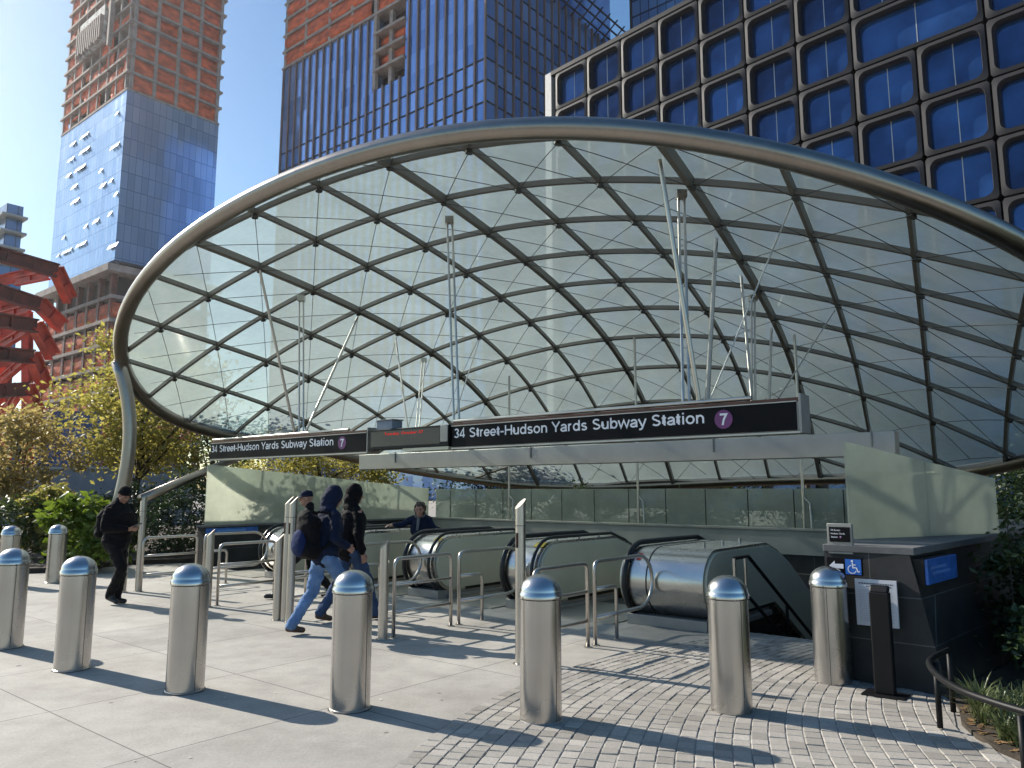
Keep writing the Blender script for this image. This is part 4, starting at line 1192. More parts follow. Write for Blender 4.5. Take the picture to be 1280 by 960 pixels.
for k, (y0, y1, y2, x1, x2) in enumerate(tiers):
    Y = 70
    a0 = at(-60, y0 - (y1 - y0) * .8, Y - 6); a1 = at(x1, y1, Y); a2 = at(x2, y2, Y + 2.5)
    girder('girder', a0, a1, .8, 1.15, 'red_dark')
    girder('knee_girder', a1 + Vector((-.2, .1, .2)), a2, .8, 1.2)
    a3 = at(max(8, x1 - 40), y1 + 12, Y + 9); girder('back_girder', at(-60, y1 + 26, Y + 8), at(x1 - 14, y1 - 2, Y + 9), .6, .9)
    girder('diagonal', at(max(2, x1 - 52), y0 + 34, Y + 3), a1 + Vector((-1.2, .6, -.2)), .5, .7)
for px, Y in ((-20, 74), (6, 80), (34, 84)):
    p0 = at(px, 640, Y); p0.z = 0; p1 = at(px, 350 + max(0, px) * 1.2, Y)
    girder('column', p0, p1, .8, .8)
b = MB(); x0, x1 = at(-80, 600, 86).x, at(120, 600, 86).x
b.box(x0, x1, 86, 86.4, 0, 10.5); b.build('blue_hoarding', mat('blue_tarp', (.05, .10, .24), .8, 0, .4, .4), t, 0, 0, True)
# wall of the building site
t = thing('site_wall', 'grey wall of the building site behind the orange leaved tree', 'wall', (-24, 36, 0))
b = MB(); b.box(-46, -15, 36, 36.3, 0, 2.6); b.build('panels', 'concrete_wall', t, 0, 0, True)
b = MB(); b.box(-46, -15, 35.9, 36.4, 2.602, 2.72); b.build('rail_cap', 'gray_plate', t, 0, 0, True)

# ------------------------------------------------------------------ plants
def leaves(n, sample, size, seed, aspect=.5, droop=.3):
    rnd = random.Random(seed); b = MB()
    for _ in range(n):
        p = sample(rnd)
        if p is None: continue
        d = Vector((rnd.gauss(0, 1), rnd.gauss(0, 1), rnd.gauss(-droop, .6))).normalized()
        a = d.orthogonal().normalized(); a.rotate(Quaternion(d, rnd.uniform(0, 6.28)))
        L = size * rnd.uniform(.6, 1.3); w_ = L * aspect / 2
        m_ = p + d * L * .5 + a.cross(d) * L * .08
        b.add([p, m_ + a * w_, p + d * L, m_ - a * w_], [(0, 1, 2, 3)])
    return b
def clumpy(c, rx, ry, rz, ncl, seed, spread=.3, low=-.6):
    rnd = random.Random(seed); cl = []
    while len(cl) < ncl:
        v = Vector((rnd.uniform(-1, 1), rnd.uniform(-1, 1), rnd.uniform(low, 1)))
        if .25 < v.length < 1: cl.append((Vector((c[0] + v.x * rx, c[1] + v.y * ry, c[2] + v.z * rz)), rnd.uniform(.55, 1.25)))
    sc = spread * (rx + ry + rz) / 3
    def f(r):
        q, k = cl[r.randrange(len(cl))]
        return q + Vector((r.gauss(0, 1), r.gauss(0, 1), r.gauss(0, .7))) * sc * k * .6
    f.cl = cl
    return f
def tree(name, label, base, top, rx, ry, n, size, m, seed, trunk=.09, group=None, cz_k=.62, ncl=42, spread=.3, aspect=.5):
    t = thing(name, label, 'tree', base, group=group)
    h = top - base[2]; c = (0, 0, h * cz_k); rz = h * (1 - cz_k)
    f = clumpy(c, rx, ry, rz, ncl, seed, spread)
    leaves(n, f, size, seed + 1, aspect).build('crown', m, t, 0)
    rnd = random.Random(seed); b = MB()
    pts = [Vector((0, 0, 0)), Vector((rnd.uniform(-.08, .08), 0, h * .25)), Vector((rnd.uniform(-.15, .15), rnd.uniform(-.1, .1), h * .55)), Vector((rnd.uniform(-.2, .2), 0, h * .9))]
    b.tube(pts, [trunk, trunk * .75, trunk * .5, .015], 9)
    b.build('trunk', 'bark', t, 60)
    for q, k in f.cl[:16]:
        st = pts[1].lerp(pts[2], rnd.random()); md = st.lerp(q, .5) + Vector((0, 0, .12))
        b = MB(); b.tube([st, md, q], [trunk * .35, trunk * .22, .008], 6); b.build('limb', 'bark', t, 60)
    return t
def shrub(name, label, base, h, rx, ry, n, size, m, seed, group=None, aspect=.5, ncl=26, spread=.32):
    t = thing(name, label, 'shrub', base, group=group)
    f = clumpy((0, 0, h * .5), rx, ry, h * .5, ncl, seed, spread, -.9)
    def g_(r):
        p = f(r); p.z = max(p.z, .02); return p
    leaves(n, g_, size, seed + 1, aspect).build('foliage', m, t, 0)
    b = MB(); rnd = random.Random(seed)
    for q, k in f.cl[:12]: b.tube([Vector((rnd.uniform(-.08, .08), rnd.uniform(-.08, .08), 0)), q * .55 + Vector((0, 0, .05)), q], [.018, .012, .004], 5)
    b.build('stems', 'bark', t, 60)
    return t
def G(px, Y, z=.1): p = at(px, 620, Y); return (p.x, Y, z)
tree('autumn_tree', 'large yellow green tree behind the left end of the canopy', G(172, 23), 6.6, 2.3, 2.0, 9000, .17, 'leaf_yellow', 21, .12, None, .60, 46, .30)
tree('autumn_tree', 'small orange leaved tree at the far left edge', G(22, 21), 3.9, 1.7, 1.6, 5200, .15, 'leaf_orange', 22, .08, None, .58, 34)
tree('autumn_tree', 'yellow green tree seen under the left station sign', G(395, 31), 3.9, 3.6, 1.6, 8000, .17, 'leaf_yellow', 23, .1, None, .58, 46)
tree('autumn_tree', 'sparse twiggy tree seen through the left side of the canopy glass', G(262, 27), 5.6, 1.5, 1.4, 2000, .15, 'leaf_green', 24, .09, None, .6, 30)
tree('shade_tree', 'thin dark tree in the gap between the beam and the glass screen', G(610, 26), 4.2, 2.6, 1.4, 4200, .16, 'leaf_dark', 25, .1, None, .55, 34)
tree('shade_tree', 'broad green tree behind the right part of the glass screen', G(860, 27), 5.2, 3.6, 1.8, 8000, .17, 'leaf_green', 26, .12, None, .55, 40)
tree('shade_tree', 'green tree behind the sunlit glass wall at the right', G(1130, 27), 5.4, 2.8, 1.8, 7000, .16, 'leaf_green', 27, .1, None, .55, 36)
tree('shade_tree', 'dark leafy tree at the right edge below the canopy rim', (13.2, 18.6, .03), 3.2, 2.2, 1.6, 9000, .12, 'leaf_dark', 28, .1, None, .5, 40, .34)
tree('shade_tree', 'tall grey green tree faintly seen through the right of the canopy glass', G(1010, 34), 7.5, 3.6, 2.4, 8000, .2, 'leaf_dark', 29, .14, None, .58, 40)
tree('shade_tree', 'unseen dark tree added beyond the right edge to shade the stone block', (8.6, 6.2, .03), 5.0, 2.0, 2.0, 6000, .16, 'leaf_dark', 31, .12, None, .5, 40)  # out-of-view tree added to darken the stone flank and its reflections
k = 0
for s in np.linspace(-6.8, 7.4, 9):
    p = E(s, 8.6 + (k % 2) * .8, .1)
    shrub('screen_shrub', 'green shrub in the row behind the low glass screen', tuple(p), 1.35 + .12 * (k % 3), 1.0, .75, 3000, .11, 'leaf_green', 40 + k, 'shrubs behind the glass screen'); k += 1
for k, (s, w) in enumerate(((-8.5, 1.4), (-8.7, 3.2), (-8.6, 5.2))):
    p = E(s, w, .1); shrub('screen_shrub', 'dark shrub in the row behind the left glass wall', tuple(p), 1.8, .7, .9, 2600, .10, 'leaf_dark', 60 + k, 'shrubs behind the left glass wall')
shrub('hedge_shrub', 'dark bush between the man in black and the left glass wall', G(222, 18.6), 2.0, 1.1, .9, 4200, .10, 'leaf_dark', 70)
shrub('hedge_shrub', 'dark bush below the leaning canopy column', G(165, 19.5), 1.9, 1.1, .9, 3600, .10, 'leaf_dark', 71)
shrub('lime_shrub', 'lime green leafy shrub left of the man in black', G(104, 16.4), 1.45, .75, .6, 1500, .20, 'leaf_bright', 72, None, .55)
shrub('lime_shrub', 'yellow leaved shrub above the small distant bollard', G(66, 17.6), 1.75, .6, .5, 1100, .18, 'leaf_yellow', 73, None, .5)
shrub('hedge_shrub', 'dark green bush at the far left edge behind the bollards', G(18, 17.5), 1.3, 1.4, .8, 3400, .13, 'leaf_green', 74)
shrub('lime_shrub', 'low leafy plants between the man in black and the small bollard', G(128, 15.7), .9, .5, .45, 900, .16, 'leaf_bright', 75, None, .5)
# right bed
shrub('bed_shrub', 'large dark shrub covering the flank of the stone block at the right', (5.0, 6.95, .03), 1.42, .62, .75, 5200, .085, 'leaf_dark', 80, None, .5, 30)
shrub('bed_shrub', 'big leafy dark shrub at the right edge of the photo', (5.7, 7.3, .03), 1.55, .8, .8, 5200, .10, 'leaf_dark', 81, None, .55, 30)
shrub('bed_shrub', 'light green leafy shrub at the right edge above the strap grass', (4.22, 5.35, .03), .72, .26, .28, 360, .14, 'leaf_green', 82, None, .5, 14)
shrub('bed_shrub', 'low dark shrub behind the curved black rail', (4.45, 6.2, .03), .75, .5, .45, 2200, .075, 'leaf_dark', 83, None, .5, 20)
t = thing('sprig', 'thin upright sprig of leaves above the flank of the stone block', 'plant', (4.55, 7.15, .9))
b = MB(); b.tube([(0, 0, -.5), (.01, 0, .2), (0.02, 0, .62)], [.008, .006, .002], 5); b.build('stem', 'bark', t)
leaves(90, lambda r: Vector((r.gauss(0, .035), r.gauss(0, .035), r.uniform(.05, .62))), .075, 90, .45).build('foliage', 'leaf_dark', t, 0)
# strap grass
rnd = random.Random(9); b = MB()
tufts = []
for _ in range(60):
    y = rnd.uniform(4.0, 6.0); x = bed_edge(y) + rnd.uniform(.12, .75)
    tufts.append((x, y, rnd.uniform(.7, 1.2)))
for x, y, k in tufts:
    for _ in range(34):
        a = rnd.uniform(0, 6.28); L = rnd.uniform(.14, .30) * k; w_ = .0055
        d = Vector((math.cos(a), math.sin(a), 0)); q = Vector((x, y, .025)) + d * rnd.uniform(0, .05); n_ = Vector((-d.y, d.x, 0)) * w_
        lean = rnd.uniform(.25, .95); pts = [q + d * L * lean * u * u + Vector((0, 0, L * (u - .45 * lean * u * u))) for u in (0, .4, .75, 1)]
        ws = (1, 1, .7, .1)
        v = [p_ + n_ * s_ * k_ for p_, k_ in zip(pts, ws) for s_ in (1, -1)]
        b.add(v, [(0, 1, 3, 2), (2, 3, 5, 4), (4, 5, 7, 6)])
o = b.build('strap_grass', 'grass', None, 0); o['kind'] = 'stuff'
rnd = random.Random(19)
def lit(n, sample, size, seed):
    b = MB(); r = random.Random(seed)
    for _ in range(n):
        p = sample(r); a = r.uniform(0, 6.28); L = size * r.uniform(.5, 1.2); d = Vector((math.cos(a), math.sin(a), r.uniform(-.1, .25))) * L; q = Vector((-math.sin(a), math.cos(a), r.uniform(-.2, .2))) * L * .35
        b.add([p - d * .5, p + q, p + d * .5, p - q], [(0, 1, 2, 3)])
    return b
def s1(r): y = r.uniform(3.9, 6.2); return Vector((bed_edge(y) + abs(r.gauss(.0, .16)) + .02, y, .036))
o = lit(190, s1, .05, 5).build('leaf_litter', mat('dry_leaves', (.20, .12, .05), .8, 0, .5, 9), None, 0); o['kind'] = 'stuff'
def s2(r): return Vector((r.uniform(-7, 1), r.uniform(4.2, 12), .006))
o = lit(60, s2, .03, 6).build('scattered_flecks', mat('pale_fleck', (.55, .52, .46), .8, 0, .3, 9), None, 0); o['kind'] = 'stuff'  # pale gum and paper flecks on the slabs
# low black hoop rail round the bed
t = thing('bed_rail', 'low curved black pipe rail around the planting bed', 'rail', (3.35, 5.4, 0))
rp_ = [gnd(1165, 812 + 0, .46) , gnd(1162, 826, .46), gnd(1172, 844, .46), gnd(1200, 862, .46), gnd(1240, 877, .46), gnd(1290, 892, .46), gnd(1350, 908, .46)]
rp_[0] = gnd(1186, 812, .46)
sm = []
for i in range(len(rp_) - 1):
    p0 = rp_[max(i - 1, 0)]; p1 = rp_[i]; p2 = rp_[i + 1]; p3 = rp_[min(i + 2, len(rp_) - 1)]
    for u in np.linspace(0, 1, 6)[:-1]:
        sm.append(.5 * ((2 * p1) + (p2 - p0) * u + (2 * p0 - 5 * p1 + 4 * p2 - p3) * u * u + (3 * p1 - p0 - 3 * p2 + p3) * u ** 3))
b = MB(); b.tube(sm, .021, 10); b.build('pipe', 'black', t, 180, 0, True)
for q in (rp_[1] + Vector((.04, 0, 0)), rp_[5] - Vector((.06, 0, 0)), sm[0] + Vector((0, 0, 0))):
    b = MB(); b.tube([(q.x, q.y, .02), (q.x, q.y, q.z - .01)], .02, 8); b.build('rail_post', 'black', t, 180, 0, True)

# ------------------------------------------------------------------ people
def capsule(b, p0, r0, p1, r1, n=14, m=5):
    p0 = Vector(p0); p1 = Vector(p1); d = p1 - p0
    if d.length < 1e-5: d = Vector((0, 0, 1e-4))
    t = d.normalized(); a, c = frame(t); rs = []
    for k in range(m + 1):
        u = math.pi / 2 * k / m; q = p0 - t * r0 * math.cos(u); r = max(r0 * math.sin(u), 1e-4)
        rs.append([q + a * math.cos(2 * math.pi * i / n) * r - c * math.sin(2 * math.pi * i / n) * r for i in range(n)])
    for k in range(m + 1):
        u = math.pi / 2 * k / m; q = p1 + t * r1 * math.sin(u); r = max(r1 * math.cos(u), 1e-4)
        rs.append([q + a * math.cos(2 * math.pi * i / n) * r - c * math.sin(2 * math.pi * i / n) * r for i in range(n)])
    b.rings(rs)
def ell(b, c, r, pitch=0, n=16, m=10):
    c = Vector(c); rot = Matrix.Rotation(pitch, 3, 'X'); rs = []
    for k in range(m + 1):
        u = math.pi * k / m; z = -math.cos(u); q = max(math.sin(u), 1e-3)
        rs.append([c + rot @ Vector((r[0] * q * math.cos(2 * math.pi * i / n), r[1] * q * math.sin(2 * math.pi * i / n), r[2] * z)) for i in range(n)])
    b.rings(rs)
def blob(name, parts, m, parent, voxel, smooth=4, wrinkle=0., seed=0, wscale=9):
    b = MB()
    for p in parts:
        if p[0] == 'c': capsule(b, *p[1:])
        else: ell(b, *p[1:])
    me = bpy.data.meshes.new('tmp'); me.from_pydata([tuple(v) for v in b.v], [], b.f); me.update()
    o = bpy.data.objects.new('tmp', me); COL.objects.link(o)
    r = o.modifiers.new('r', 'REMESH'); r.mode = 'VOXEL'; r.voxel_size = voxel
    s = o.modifiers.new('s', 'SMOOTH'); s.iterations = smooth; s.factor = .5
    dg = bpy.context.evaluated_depsgraph_get(); dg.update()
    m2 = bpy.data.meshes.new_from_object(o.evaluated_get(dg)); bpy.data.objects.remove(o); bpy.data.meshes.remove(me)
    if wrinkle:
        nn = [v.normal.copy() for v in m2.vertices]
        for v, n_ in zip(m2.vertices, nn):
            q = Vector((v.co.x * wscale, v.co.y * wscale, v.co.z * wscale * 1.6 + seed * 7.3))
            k = mnoise.noise(q) + .5 * mnoise.noise(q * 2.3)
            v.co += n_ * k * wrinkle
    m2.polygons.foreach_set('use_smooth', [True] * len(m2.polygons))
    m2.materials.clear(); m2.materials.append(M[m]); m2.name = name
    o = bpy.data.objects.new(name, m2); COL.objects.link(o); o.parent = parent
    return o
def hand(w, e, side, curl=.5, grip=None):
    """palm, four unequal curled fingers and a thumb; w wrist, e elbow"""
    w = Vector(w); e = Vector(e); d = (w - e).normalized()
    nrm_ = Vector(grip) if grip else Vector((-side, 0, 0))          # direction the palm faces
    nrm_ = (nrm_ - d * nrm_.dot(d)).normalized(); lat = d.cross(nrm_).normalized() * side
    out = [('c', w, .026, w + d * .03, .030)]
    for k in range(4):
        off = lat * (.027 - .018 * k)
        out.append(('c', w + d * .02 + off * .7, .014, w + d * .082 + off, .0115))
    for k, L in enumerate((.066, .074, .068, .053)):
        off = lat * (.030 - .020 * k)
        p0 = w + d * .085 + off; a = curl
        p1 = p0 + (d * math.cos(a) + nrm_ * math.sin(a)) * L * .5
        p2 = p1 + (d * math.cos(a * 2.1) + nrm_ * math.sin(a * 2.1)) * L * .5
        out += [('c', p0, .0095, p1, .0088), ('c', p1, .0088, p2, .0075)]
    t0 = w + d * .03 + lat * .028; t1 = t0 + (d * .7 + lat * .55 + nrm_ * .35).normalized() * .042; t2 = t1 + (d * .85 + nrm_ * .5).normalized() * .03
    out += [('c', t0, .0125, t1, .0105), ('c', t1, .0105, t2, .0085)]
    return out
def face(parent, hc, pitch, yaw=0., skin=True):
    """eyes, brows and mouth on a head whose centre is hc"""
    hc = Vector(hc); rot = Matrix.Rotation(yaw, 3, 'Z') @ Matrix.Rotation(pitch, 3, 'X')
    for sx in (-1, 1):
        b = MB(); ell(b, hc + rot @ Vector((sx * .031, .083, .004)), (.011, .006, .006)); b.build('eye', 'black', parent)
        b = MB(); capsule(b, hc + rot @ Vector((sx * .018, .0905, .024)), .0035, hc + rot @ Vector((sx * .046, .082, .022)), .0025); b.build('eyebrow', 'hair', parent)
    b = MB(); capsule(b, hc + rot @ Vector((-.02, .081, -.062)), .0045, hc + rot @ Vector((.02, .081, -.062)), .0045); b.build('mouth', mat('lips', (.22, .07, .06), .5) if 'lips' not in bpy.data.materials else bpy.data.materials['lips'], parent)
def headparts(hc, pitch, yaw=0.):
    hc = Vector(hc); rot = Matrix.Rotation(yaw, 3, 'Z') @ Matrix.Rotation(pitch, 3, 'X')
    q = lambda x, y, z: hc + rot @ Vector((x, y, z))
    out = [('e', q(0, -.008, .022), (.076, .094, .098), pitch), ('e', q(0, .022, -.045), (.058, .064, .075), pitch), ('c', q(0, .06, -.09), .022, q(0, .052, -.085), .03)]
    out += [('c', q(0, .085, .012), .010, q(0, .105, -.026), .014)]                     # nose
    for sx in (-1, 1): out += [('e', q(sx * .076, -.008, -.004), (.012, .020, .032), pitch), ('e', q(sx * .045, .05, -.02), (.024, .024, .024))]
    return out
def person(label, base, facing, J, looks, sc=1., seed=0):
    """J: joints for a 1.75 m body, y forward and x to its right; looks: clothing"""
    th_ = math.atan2(-facing[0], facing[1])
    t = thing('person', label, 'person', (base[0], base[1], base[2] if len(base) > 2 else 0), th_)
    S = lambda p: Vector(p) * sc
    j = {k: S(v) for k, v in J.items() if k not in ('pitch', 'yaw', 'curl', 'gl', 'gr')}
    pt, yw = J.get('pitch', 0), J.get('yaw', 0)
    k_ = sc
    body = headparts(j['head'], pt, yw) + [('c', j['neck'], .056 * k_, j['head'] + Vector((0, -.02, -.05)), .052)]
    hipc = (j['hipL'] + j['hipR']) / 2; shc = (j['shL'] + j['shR']) / 2
    body += [('c', hipc, .12 * k_, shc - Vector((0, 0, .1)), .125 * k_), ('c', j['shL'], .06 * k_, j['shR'], .06 * k_), ('c', shc, .08 * k_, j['neck'], .06 * k_)]
    for s_, sg in (('L', -1), ('R', 1)):
        body += [('c', j['sh' + s_], .052 * k_, j['el' + s_], .042 * k_), ('c', j['el' + s_], .042 * k_, j['wr' + s_], .027 * k_)]
        body += [('c', j['hip' + s_], .085 * k_, j['kn' + s_], .055 * k_), ('c', j['kn' + s_], .055 * k_, j['an' + s_], .038 * k_), ('c', j['hip' + s_], .085 * k_, hipc, .09 * k_)]
        body += hand(j['wr' + s_], j['el' + s_], sg, J.get('curl', .5), J.get('g' + s_.lower()))
        toe = j.get('toe' + s_, j['an' + s_] + Vector((0, .15, -.045)))
        body += [('c', j['an' + s_] + Vector((0, -.02, -.03)), .03, toe, .026)]
    blob('body', body, looks.get('skin', 'skin'), t, .0075, 3)
    # trousers
    tr = [('c', hipc + Vector((0, 0, .08)), .135 * k_, hipc + Vector((0, 0, -.03)), .125 * k_)]
    for s_ in 'LR':
        tr += [('c', j['hip' + s_], .102 * k_, j['kn' + s_], .076 * k_), ('c', j['kn' + s_], .076 * k_, j['an' + s_] + Vector((0, -.01, -.005)), .066 * k_), ('c', j['hip' + s_], .1 * k_, hipc, .12 * k_)]
    blob('trousers', tr, looks['trousers'], t, .013, 4, .016, seed, 8)
    # jacket or hoodie
    lo = looks.get('hem', .82) * sc
    hemc = Vector((hipc.x, hipc.y, lo)); bulk = looks.get('bulk', 1.)
    jk = [('c', Vector((hemc.x, hemc.y, lo + .1)), .155 * k_ * bulk, shc - Vector((0, 0, .12 * k_)), .158 * k_ * bulk), ('e', Vector((hemc.x, hemc.y, lo + .12)), (.175 * k_ * bulk, .145 * k_ * bulk, .13)),
          ('e', shc - Vector((0, 0, .16 * k_)), (.195 * k_ * bulk, .15 * k_ * bulk, .19 * k_)), ('c', j['shL'], .066 * k_, j['shR'], .066 * k_), ('c', shc, .09 * k_, j['neck'] + Vector((0, -.01, .02)), .075 * k_), ('c', j['shL'], .064 * k_, j['neck'] + Vector((0, -.01, .02)), .06), ('c', j['shR'], .064 * k_, j['neck'] + Vector((0, -.01, .02)), .06)]
    for s_ in 'LR':
        jk += [('c', j['sh' + s_], .072 * k_, j['el' + s_], .062 * k_), ('c', j['el' + s_], .062 * k_, j['wr' + s_].lerp(j['el' + s_], .08), .05 * k_)]
    blob('jacket', jk, looks['jacket'], t, .013, 4, .018, seed + 3, 7)
    # shoes
    for s_ in 'LR':
        toe = j.get('toe' + s_, j['an' + s_] + Vector((0, .15, -.045))); a = j['an' + s_]
        sh = [('c', a + Vector((0, -.035, -.035)), .042, toe, .034), ('c', a, .045, a + Vector((0, .03, -.03)), .045)]
        blob('shoe', sh, looks['shoes'], t, .009, 3)
    hc = j['head']; rot = Matrix.Rotation(yw, 3, 'Z') @ Matrix.Rotation(pt, 3, 'X'); q = lambda x, y, z: hc + rot @ Vector((x, y, z))
    hd = looks.get('headwear')
    if hd == 'hood':
        blob('hood', [('e', q(0, -.025, .015), (.108, .118, .135), pt), ('e', q(0, -.05, -.06), (.11, .11, .10), pt), ('c', j['neck'] + Vector((-.06, -.03, .0)), .075, j['neck'] + Vector((.06, -.03, .0)), .075)], looks['jacket'] if 'hoodmat' not in looks else looks['hoodmat'], t, .012, 4, .012, seed + 5, 9)
    elif hd == 'cap':
        b = MB(); prof_ = [(.086, .02), (.089, .045), (.084, .085), (.06, .112), (.0, .125)]
        rs = [[q(r * .98 * math.cos(2 * math.pi * i / 24), r * 1.12 * math.sin(2 * math.pi * i / 24) - .008, z) for i in range(24)] for r, z in [(max(r, 1e-3), z) for r, z in prof_]]
        b.rings(rs); cp_ = b.build('cap', looks['hat'], t)
        b = MB(); vs = []
        for zz in (.030, .037):
            for u in np.linspace(-1.15, 1.15, 9): vs.append(q(.078 * math.sin(u), .02 + .078 * math.cos(u), zz))
            for u in np.linspace(1.15, -1.15, 9): vs.append(q(.070 * math.sin(u), .075 + .095 * math.cos(u), zz - .014))
        n_ = 18; b.add(vs, [tuple(range(n_ - 1, -1, -1)), tuple(range(n_, 2 * n_))] + [(i, (i + 1) % n_, n_ + (i + 1) % n_, n_ + i) for i in range(n_)])
        b.build('visor', looks['hat'], cp_, 30)
    elif hd == 'beanie':
        blob('beanie', [('e', q(0, -.014, .045), (.086, .104, .088), pt), ('e', q(0, -.03, .01), (.085, .095, .06), pt)], looks['hat'], t, .009, 3, .004, seed)
    if looks.get('hair'):
        pr = [('e', q(0, -.03, .04), (.092, .098, .095), pt), ('e', q(0, -.05, -.03), (.092, .075, .10), pt)]
        rnd = random.Random(seed + 9)
        for _ in range(34):
            u = rnd.uniform(0, 6.28); z = rnd.uniform(-.1, .12); rr_ = math.sqrt(max(.0, 1 - ((z - .03) / .13) ** 2))
            x, y = .088 * rr_ * math.cos(u), .092 * rr_ * math.sin(u) - .03
            if y > .028 and z < .075: continue
            pr.append(('e', q(x, y, z), (.026, .026, .026)))
        blob('hair', pr, 'hair', t, .009, 2, .004, seed, 40)
    if looks.get('collar'):
        blob('collar', [('c', j['neck'] + Vector((-.055, .03, .01)), .04, j['neck'] + Vector((.055, .03, .01)), .04), ('c', j['neck'] + Vector((-.06, -.03, .02)), .045, j['neck'] + Vector((.06, -.03, .02)), .045), ('c', j['neck'] + Vector((0, .075, -.02)), .03, j['neck'] + Vector((0, .14, -.22)), .02)], looks['collar'], t, .01, 3, .006, seed)
    if looks.get('face'): face(t, hc, pt, yw)
    return t
def backpack(label, owner, off, m, sc=1., pocket=None, tilt=0.):
    t = thing('backpack', label, 'backpack', owner.location + Vector(off).xyz, owner.rotation_euler.z)
    blob('bag', [('e', (0, 0, 0), (.15 * sc, .085 * sc, .23 * sc), tilt), ('c', (-.09 * sc, 0, -.13 * sc), .085 * sc, (.09 * sc, 0, -.13 * sc), .085 * sc), ('c', (-.07 * sc, .01, .10 * sc), .08 * sc, (.07 * sc, .01, .10 * sc), .08 * sc)], m, t, .012, 4, .012, 2, 9)
    blob('front_pocket', [('e', (0, -.085 * sc, -.07 * sc), (.11 * sc, .05 * sc, .12 * sc))], pocket or m, t, .011, 3, .006, 4, 9)
    for sx in (-1, 1):
        b = MB(); b.tube([(sx * .08 * sc, .05, -.17 * sc), (sx * .15 * sc, .17, -.08 * sc), (sx * .155 * sc, .23, .06 * sc), (sx * .12 * sc, .18, .19 * sc), (sx * .08 * sc, .06, .2 * sc)], .017, 6); b.build('strap', 'cloth_black2', t)
    return t

# man in black with a phone
pm = gnd(140, 755)
fm = Vector((.93, -.36, 0))
J = dict(pitch=-R(32), yaw=R(-8), head=(0, .10, 1.585), neck=(0, .02, 1.46), shL=(-.168, .02, 1.385), shR=(.168, .02, 1.385), elL=(-.27, .04, 1.10), elR=(.26, .03, 1.11), wrL=(-.075, .27, 1.08), wrR=(.07, .28, 1.09),
         hipL=(-.09, 0, .91), hipR=(.09, 0, .91), knL=(-.09, .04, .49), knR=(.09, .25, .53), anL=(-.08, 0, .085), anR=(.06, .02, .14), toeR=(.06, .15, .05), curl=.9, gl=(.6, .3, .6), gr=(-.6, .3, .6))
man = person('man in black walking with his head bowed over a phone', (pm.x, pm.y), fm, J, dict(jacket='cloth_black', trousers='cloth_black2', shoes='shoe_black', headwear='beanie', hat='cloth_black', face=True, skin='skin_dark', bulk=1.24, hem=.80), .985, 1)
rm = man.rotation_euler.to_matrix()
backpack('black backpack on the back of the man with the phone', man, rm @ Vector((0, -.235, 1.14)), 'cloth_black2', 1.)
t = thing('phone', 'dark phone held by the man in black', 'phone', man.location + rm @ Vector((0, .375, 1.115)), man.rotation_euler.z)
b = MB(); b.box(-.036, .036, -.005, .005, -.06, .075); o = b.build('phone_case', 'phone', t, 0, .003); o.rotation_euler = (R(-55), 0, 0)
# walker in a navy hoodie
f2 = Vector((.76, .65, 0))
p2 = (-2.20, 9.12)
J = dict(pitch=-R(14), head=(0, .12, 1.615), neck=(0, .06, 1.48), shL=(-.17, .05, 1.39), shR=(.17, .05, 1.39), elL=(-.26, -.06, 1.14), elR=(.26, .0, 1.13), wrL=(-.25, .13, .98), wrR=(.22, .2, 1.02),
         hipL=(-.09, 0, .90), hipR=(.09, 0, .90), knL=(-.09, -.09, .49), knR=(.09, .28, .54), anL=(-.09, -.34, .12), anR=(.08, .36, .10), toeL=(-.09, -.20, .045), toeR=(.08, .51, .055))
nav = person('walker in a navy hoodie, faded jeans and brown shoes striding to the right', p2, f2, J, dict(jacket='cloth_navy', trousers='denim', shoes='shoe_brown', headwear='hood', hem=.84, bulk=1.16), .955, 2)
rm = nav.rotation_euler.to_matrix()
backpack('black backpack with a blue lower pocket on the walker in the navy hoodie', nav, rm @ Vector((0, -.21, 1.12)), 'cloth_black', 1.3, 'bag_blue', R(8))
J = dict(pitch=-R(6), head=(0, .06, 1.63), neck=(0, .02, 1.48), shL=(-.17, .02, 1.395), shR=(.17, .02, 1.395), elL=(-.27, .0, 1.13), elR=(.26, -.03, 1.13), wrL=(-.26, .12, .90), wrR=(.26, .05, .88),
         hipL=(-.09, 0, .91), hipR=(.09, 0, .91), knL=(-.09, -.1, .49), knR=(.09, .22, .52), anL=(-.09, -.34, .13), anR=(.09, .34, .09), toeL=(-.09, -.21, .045))
person('walker in a black hoodie and dark jeans beside the navy hoodie', (-2.06, 9.92), Vector((.78, .62, 0)), J, dict(jacket='cloth_black', trousers='denim_dark', shoes='shoe_brown', headwear='hood', hem=.82, bulk=1.14), .965, 3)
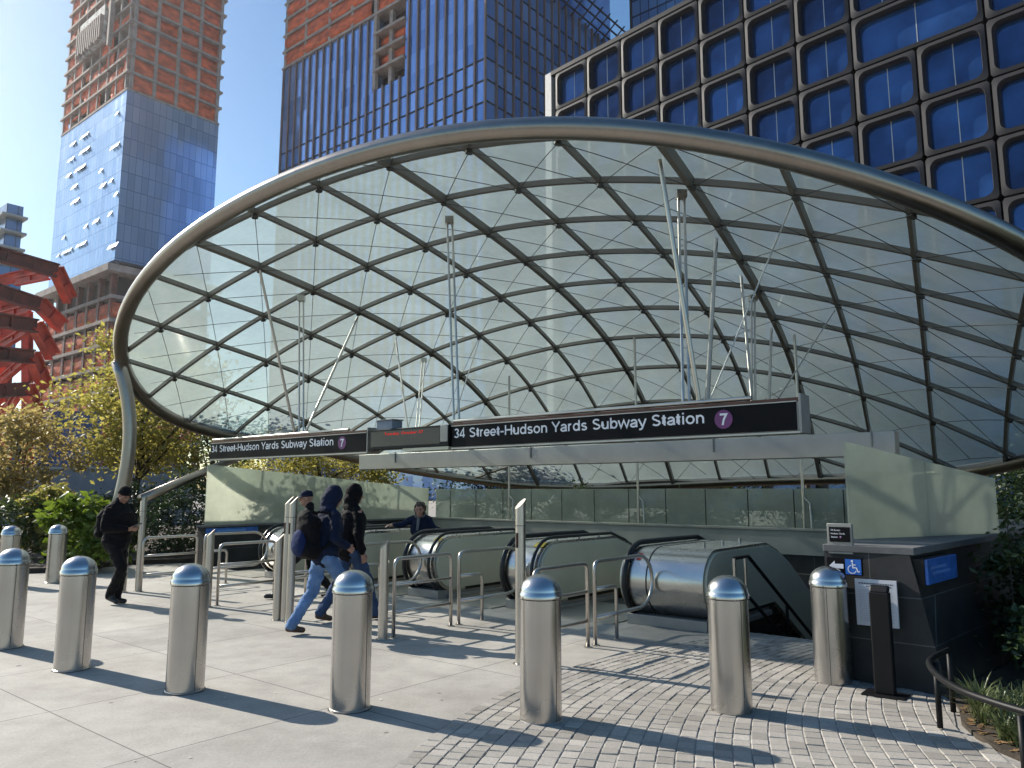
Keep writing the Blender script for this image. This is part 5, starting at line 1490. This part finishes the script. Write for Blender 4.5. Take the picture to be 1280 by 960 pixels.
J = dict(pitch=-R(4), yaw=R(14), head=(0, .07, 1.63), neck=(0, .02, 1.48), shL=(-.17, .02, 1.395), shR=(.17, .02, 1.395), elL=(-.26, .02, 1.13), elR=(.26, -.08, 1.14), wrL=(-.24, .2, .98), wrR=(.25, -.05, .88),
         hipL=(-.09, 0, .89), hipR=(.09, 0, .89), knL=(-.09, .30, .53), knR=(.09, -.05, .47), anL=(-.09, .48, .10), anR=(.09, -.36, .14), toeR=(.09, -.24, .045))
person('person in a dark cap and black coat walking left, mostly hidden by the posts', (-3.13, 12.0), Vector((-1, -.12, 0)), J, dict(jacket='cloth_black', trousers='cloth_black2', shoes='shoe_black', headwear='cap', hat='cloth_navy', face=True, hem=.75), .925, 4)
pw = E(-1.33, .72, .014)
J = dict(pitch=-R(4), yaw=R(10), head=(-.02, .34, 1.47), neck=(0, .24, 1.345), shL=(-.155, .19, 1.27), shR=(.155, .21, 1.27), elL=(-.30, .2, 1.06), elR=(.36, .26, 1.17), wrL=(-.36, .33, 1.08), wrR=(.50, .36, 1.17),
         hipL=(-.09, 0, .91), hipR=(.09, 0, .91), knL=(-.09, .04, .49), knR=(.09, .03, .49), anL=(-.09, 0, .085), anR=(.09, 0, .085), curl=.35, gr=(0, 0, -1), gl=(0, 0, -1))
person('woman with brown hair in a dark jacket resting one hand on the escalator', (pw.x, pw.y, pw.z), Vector((-.2, -.98, 0)), J, dict(jacket='cloth_navy', trousers='cloth_black2', shoes='shoe_black', hair=True, face=True, collar='scarf', hem=.8, bulk=1.08), .875, 5)

# ------------------------------------------------------------------ air: thin haze lit by the low sun
b = MB(); b.box(-420, 420, -60, 420, -7, 190)
hz = b.build('haze', None, None, 0); hz['kind'] = 'stuff'
t = NT('haze'); pv = t.n('ShaderNodeVolumePrincipled', i_Density=.00013)
pv.inputs['Color'].default_value = (.92, .95, 1, 1); pv.inputs['Anisotropy'].default_value = .6
t.link(pv.outputs[0], t.out.inputs['Volume']); hz.data.materials.append(t.m)
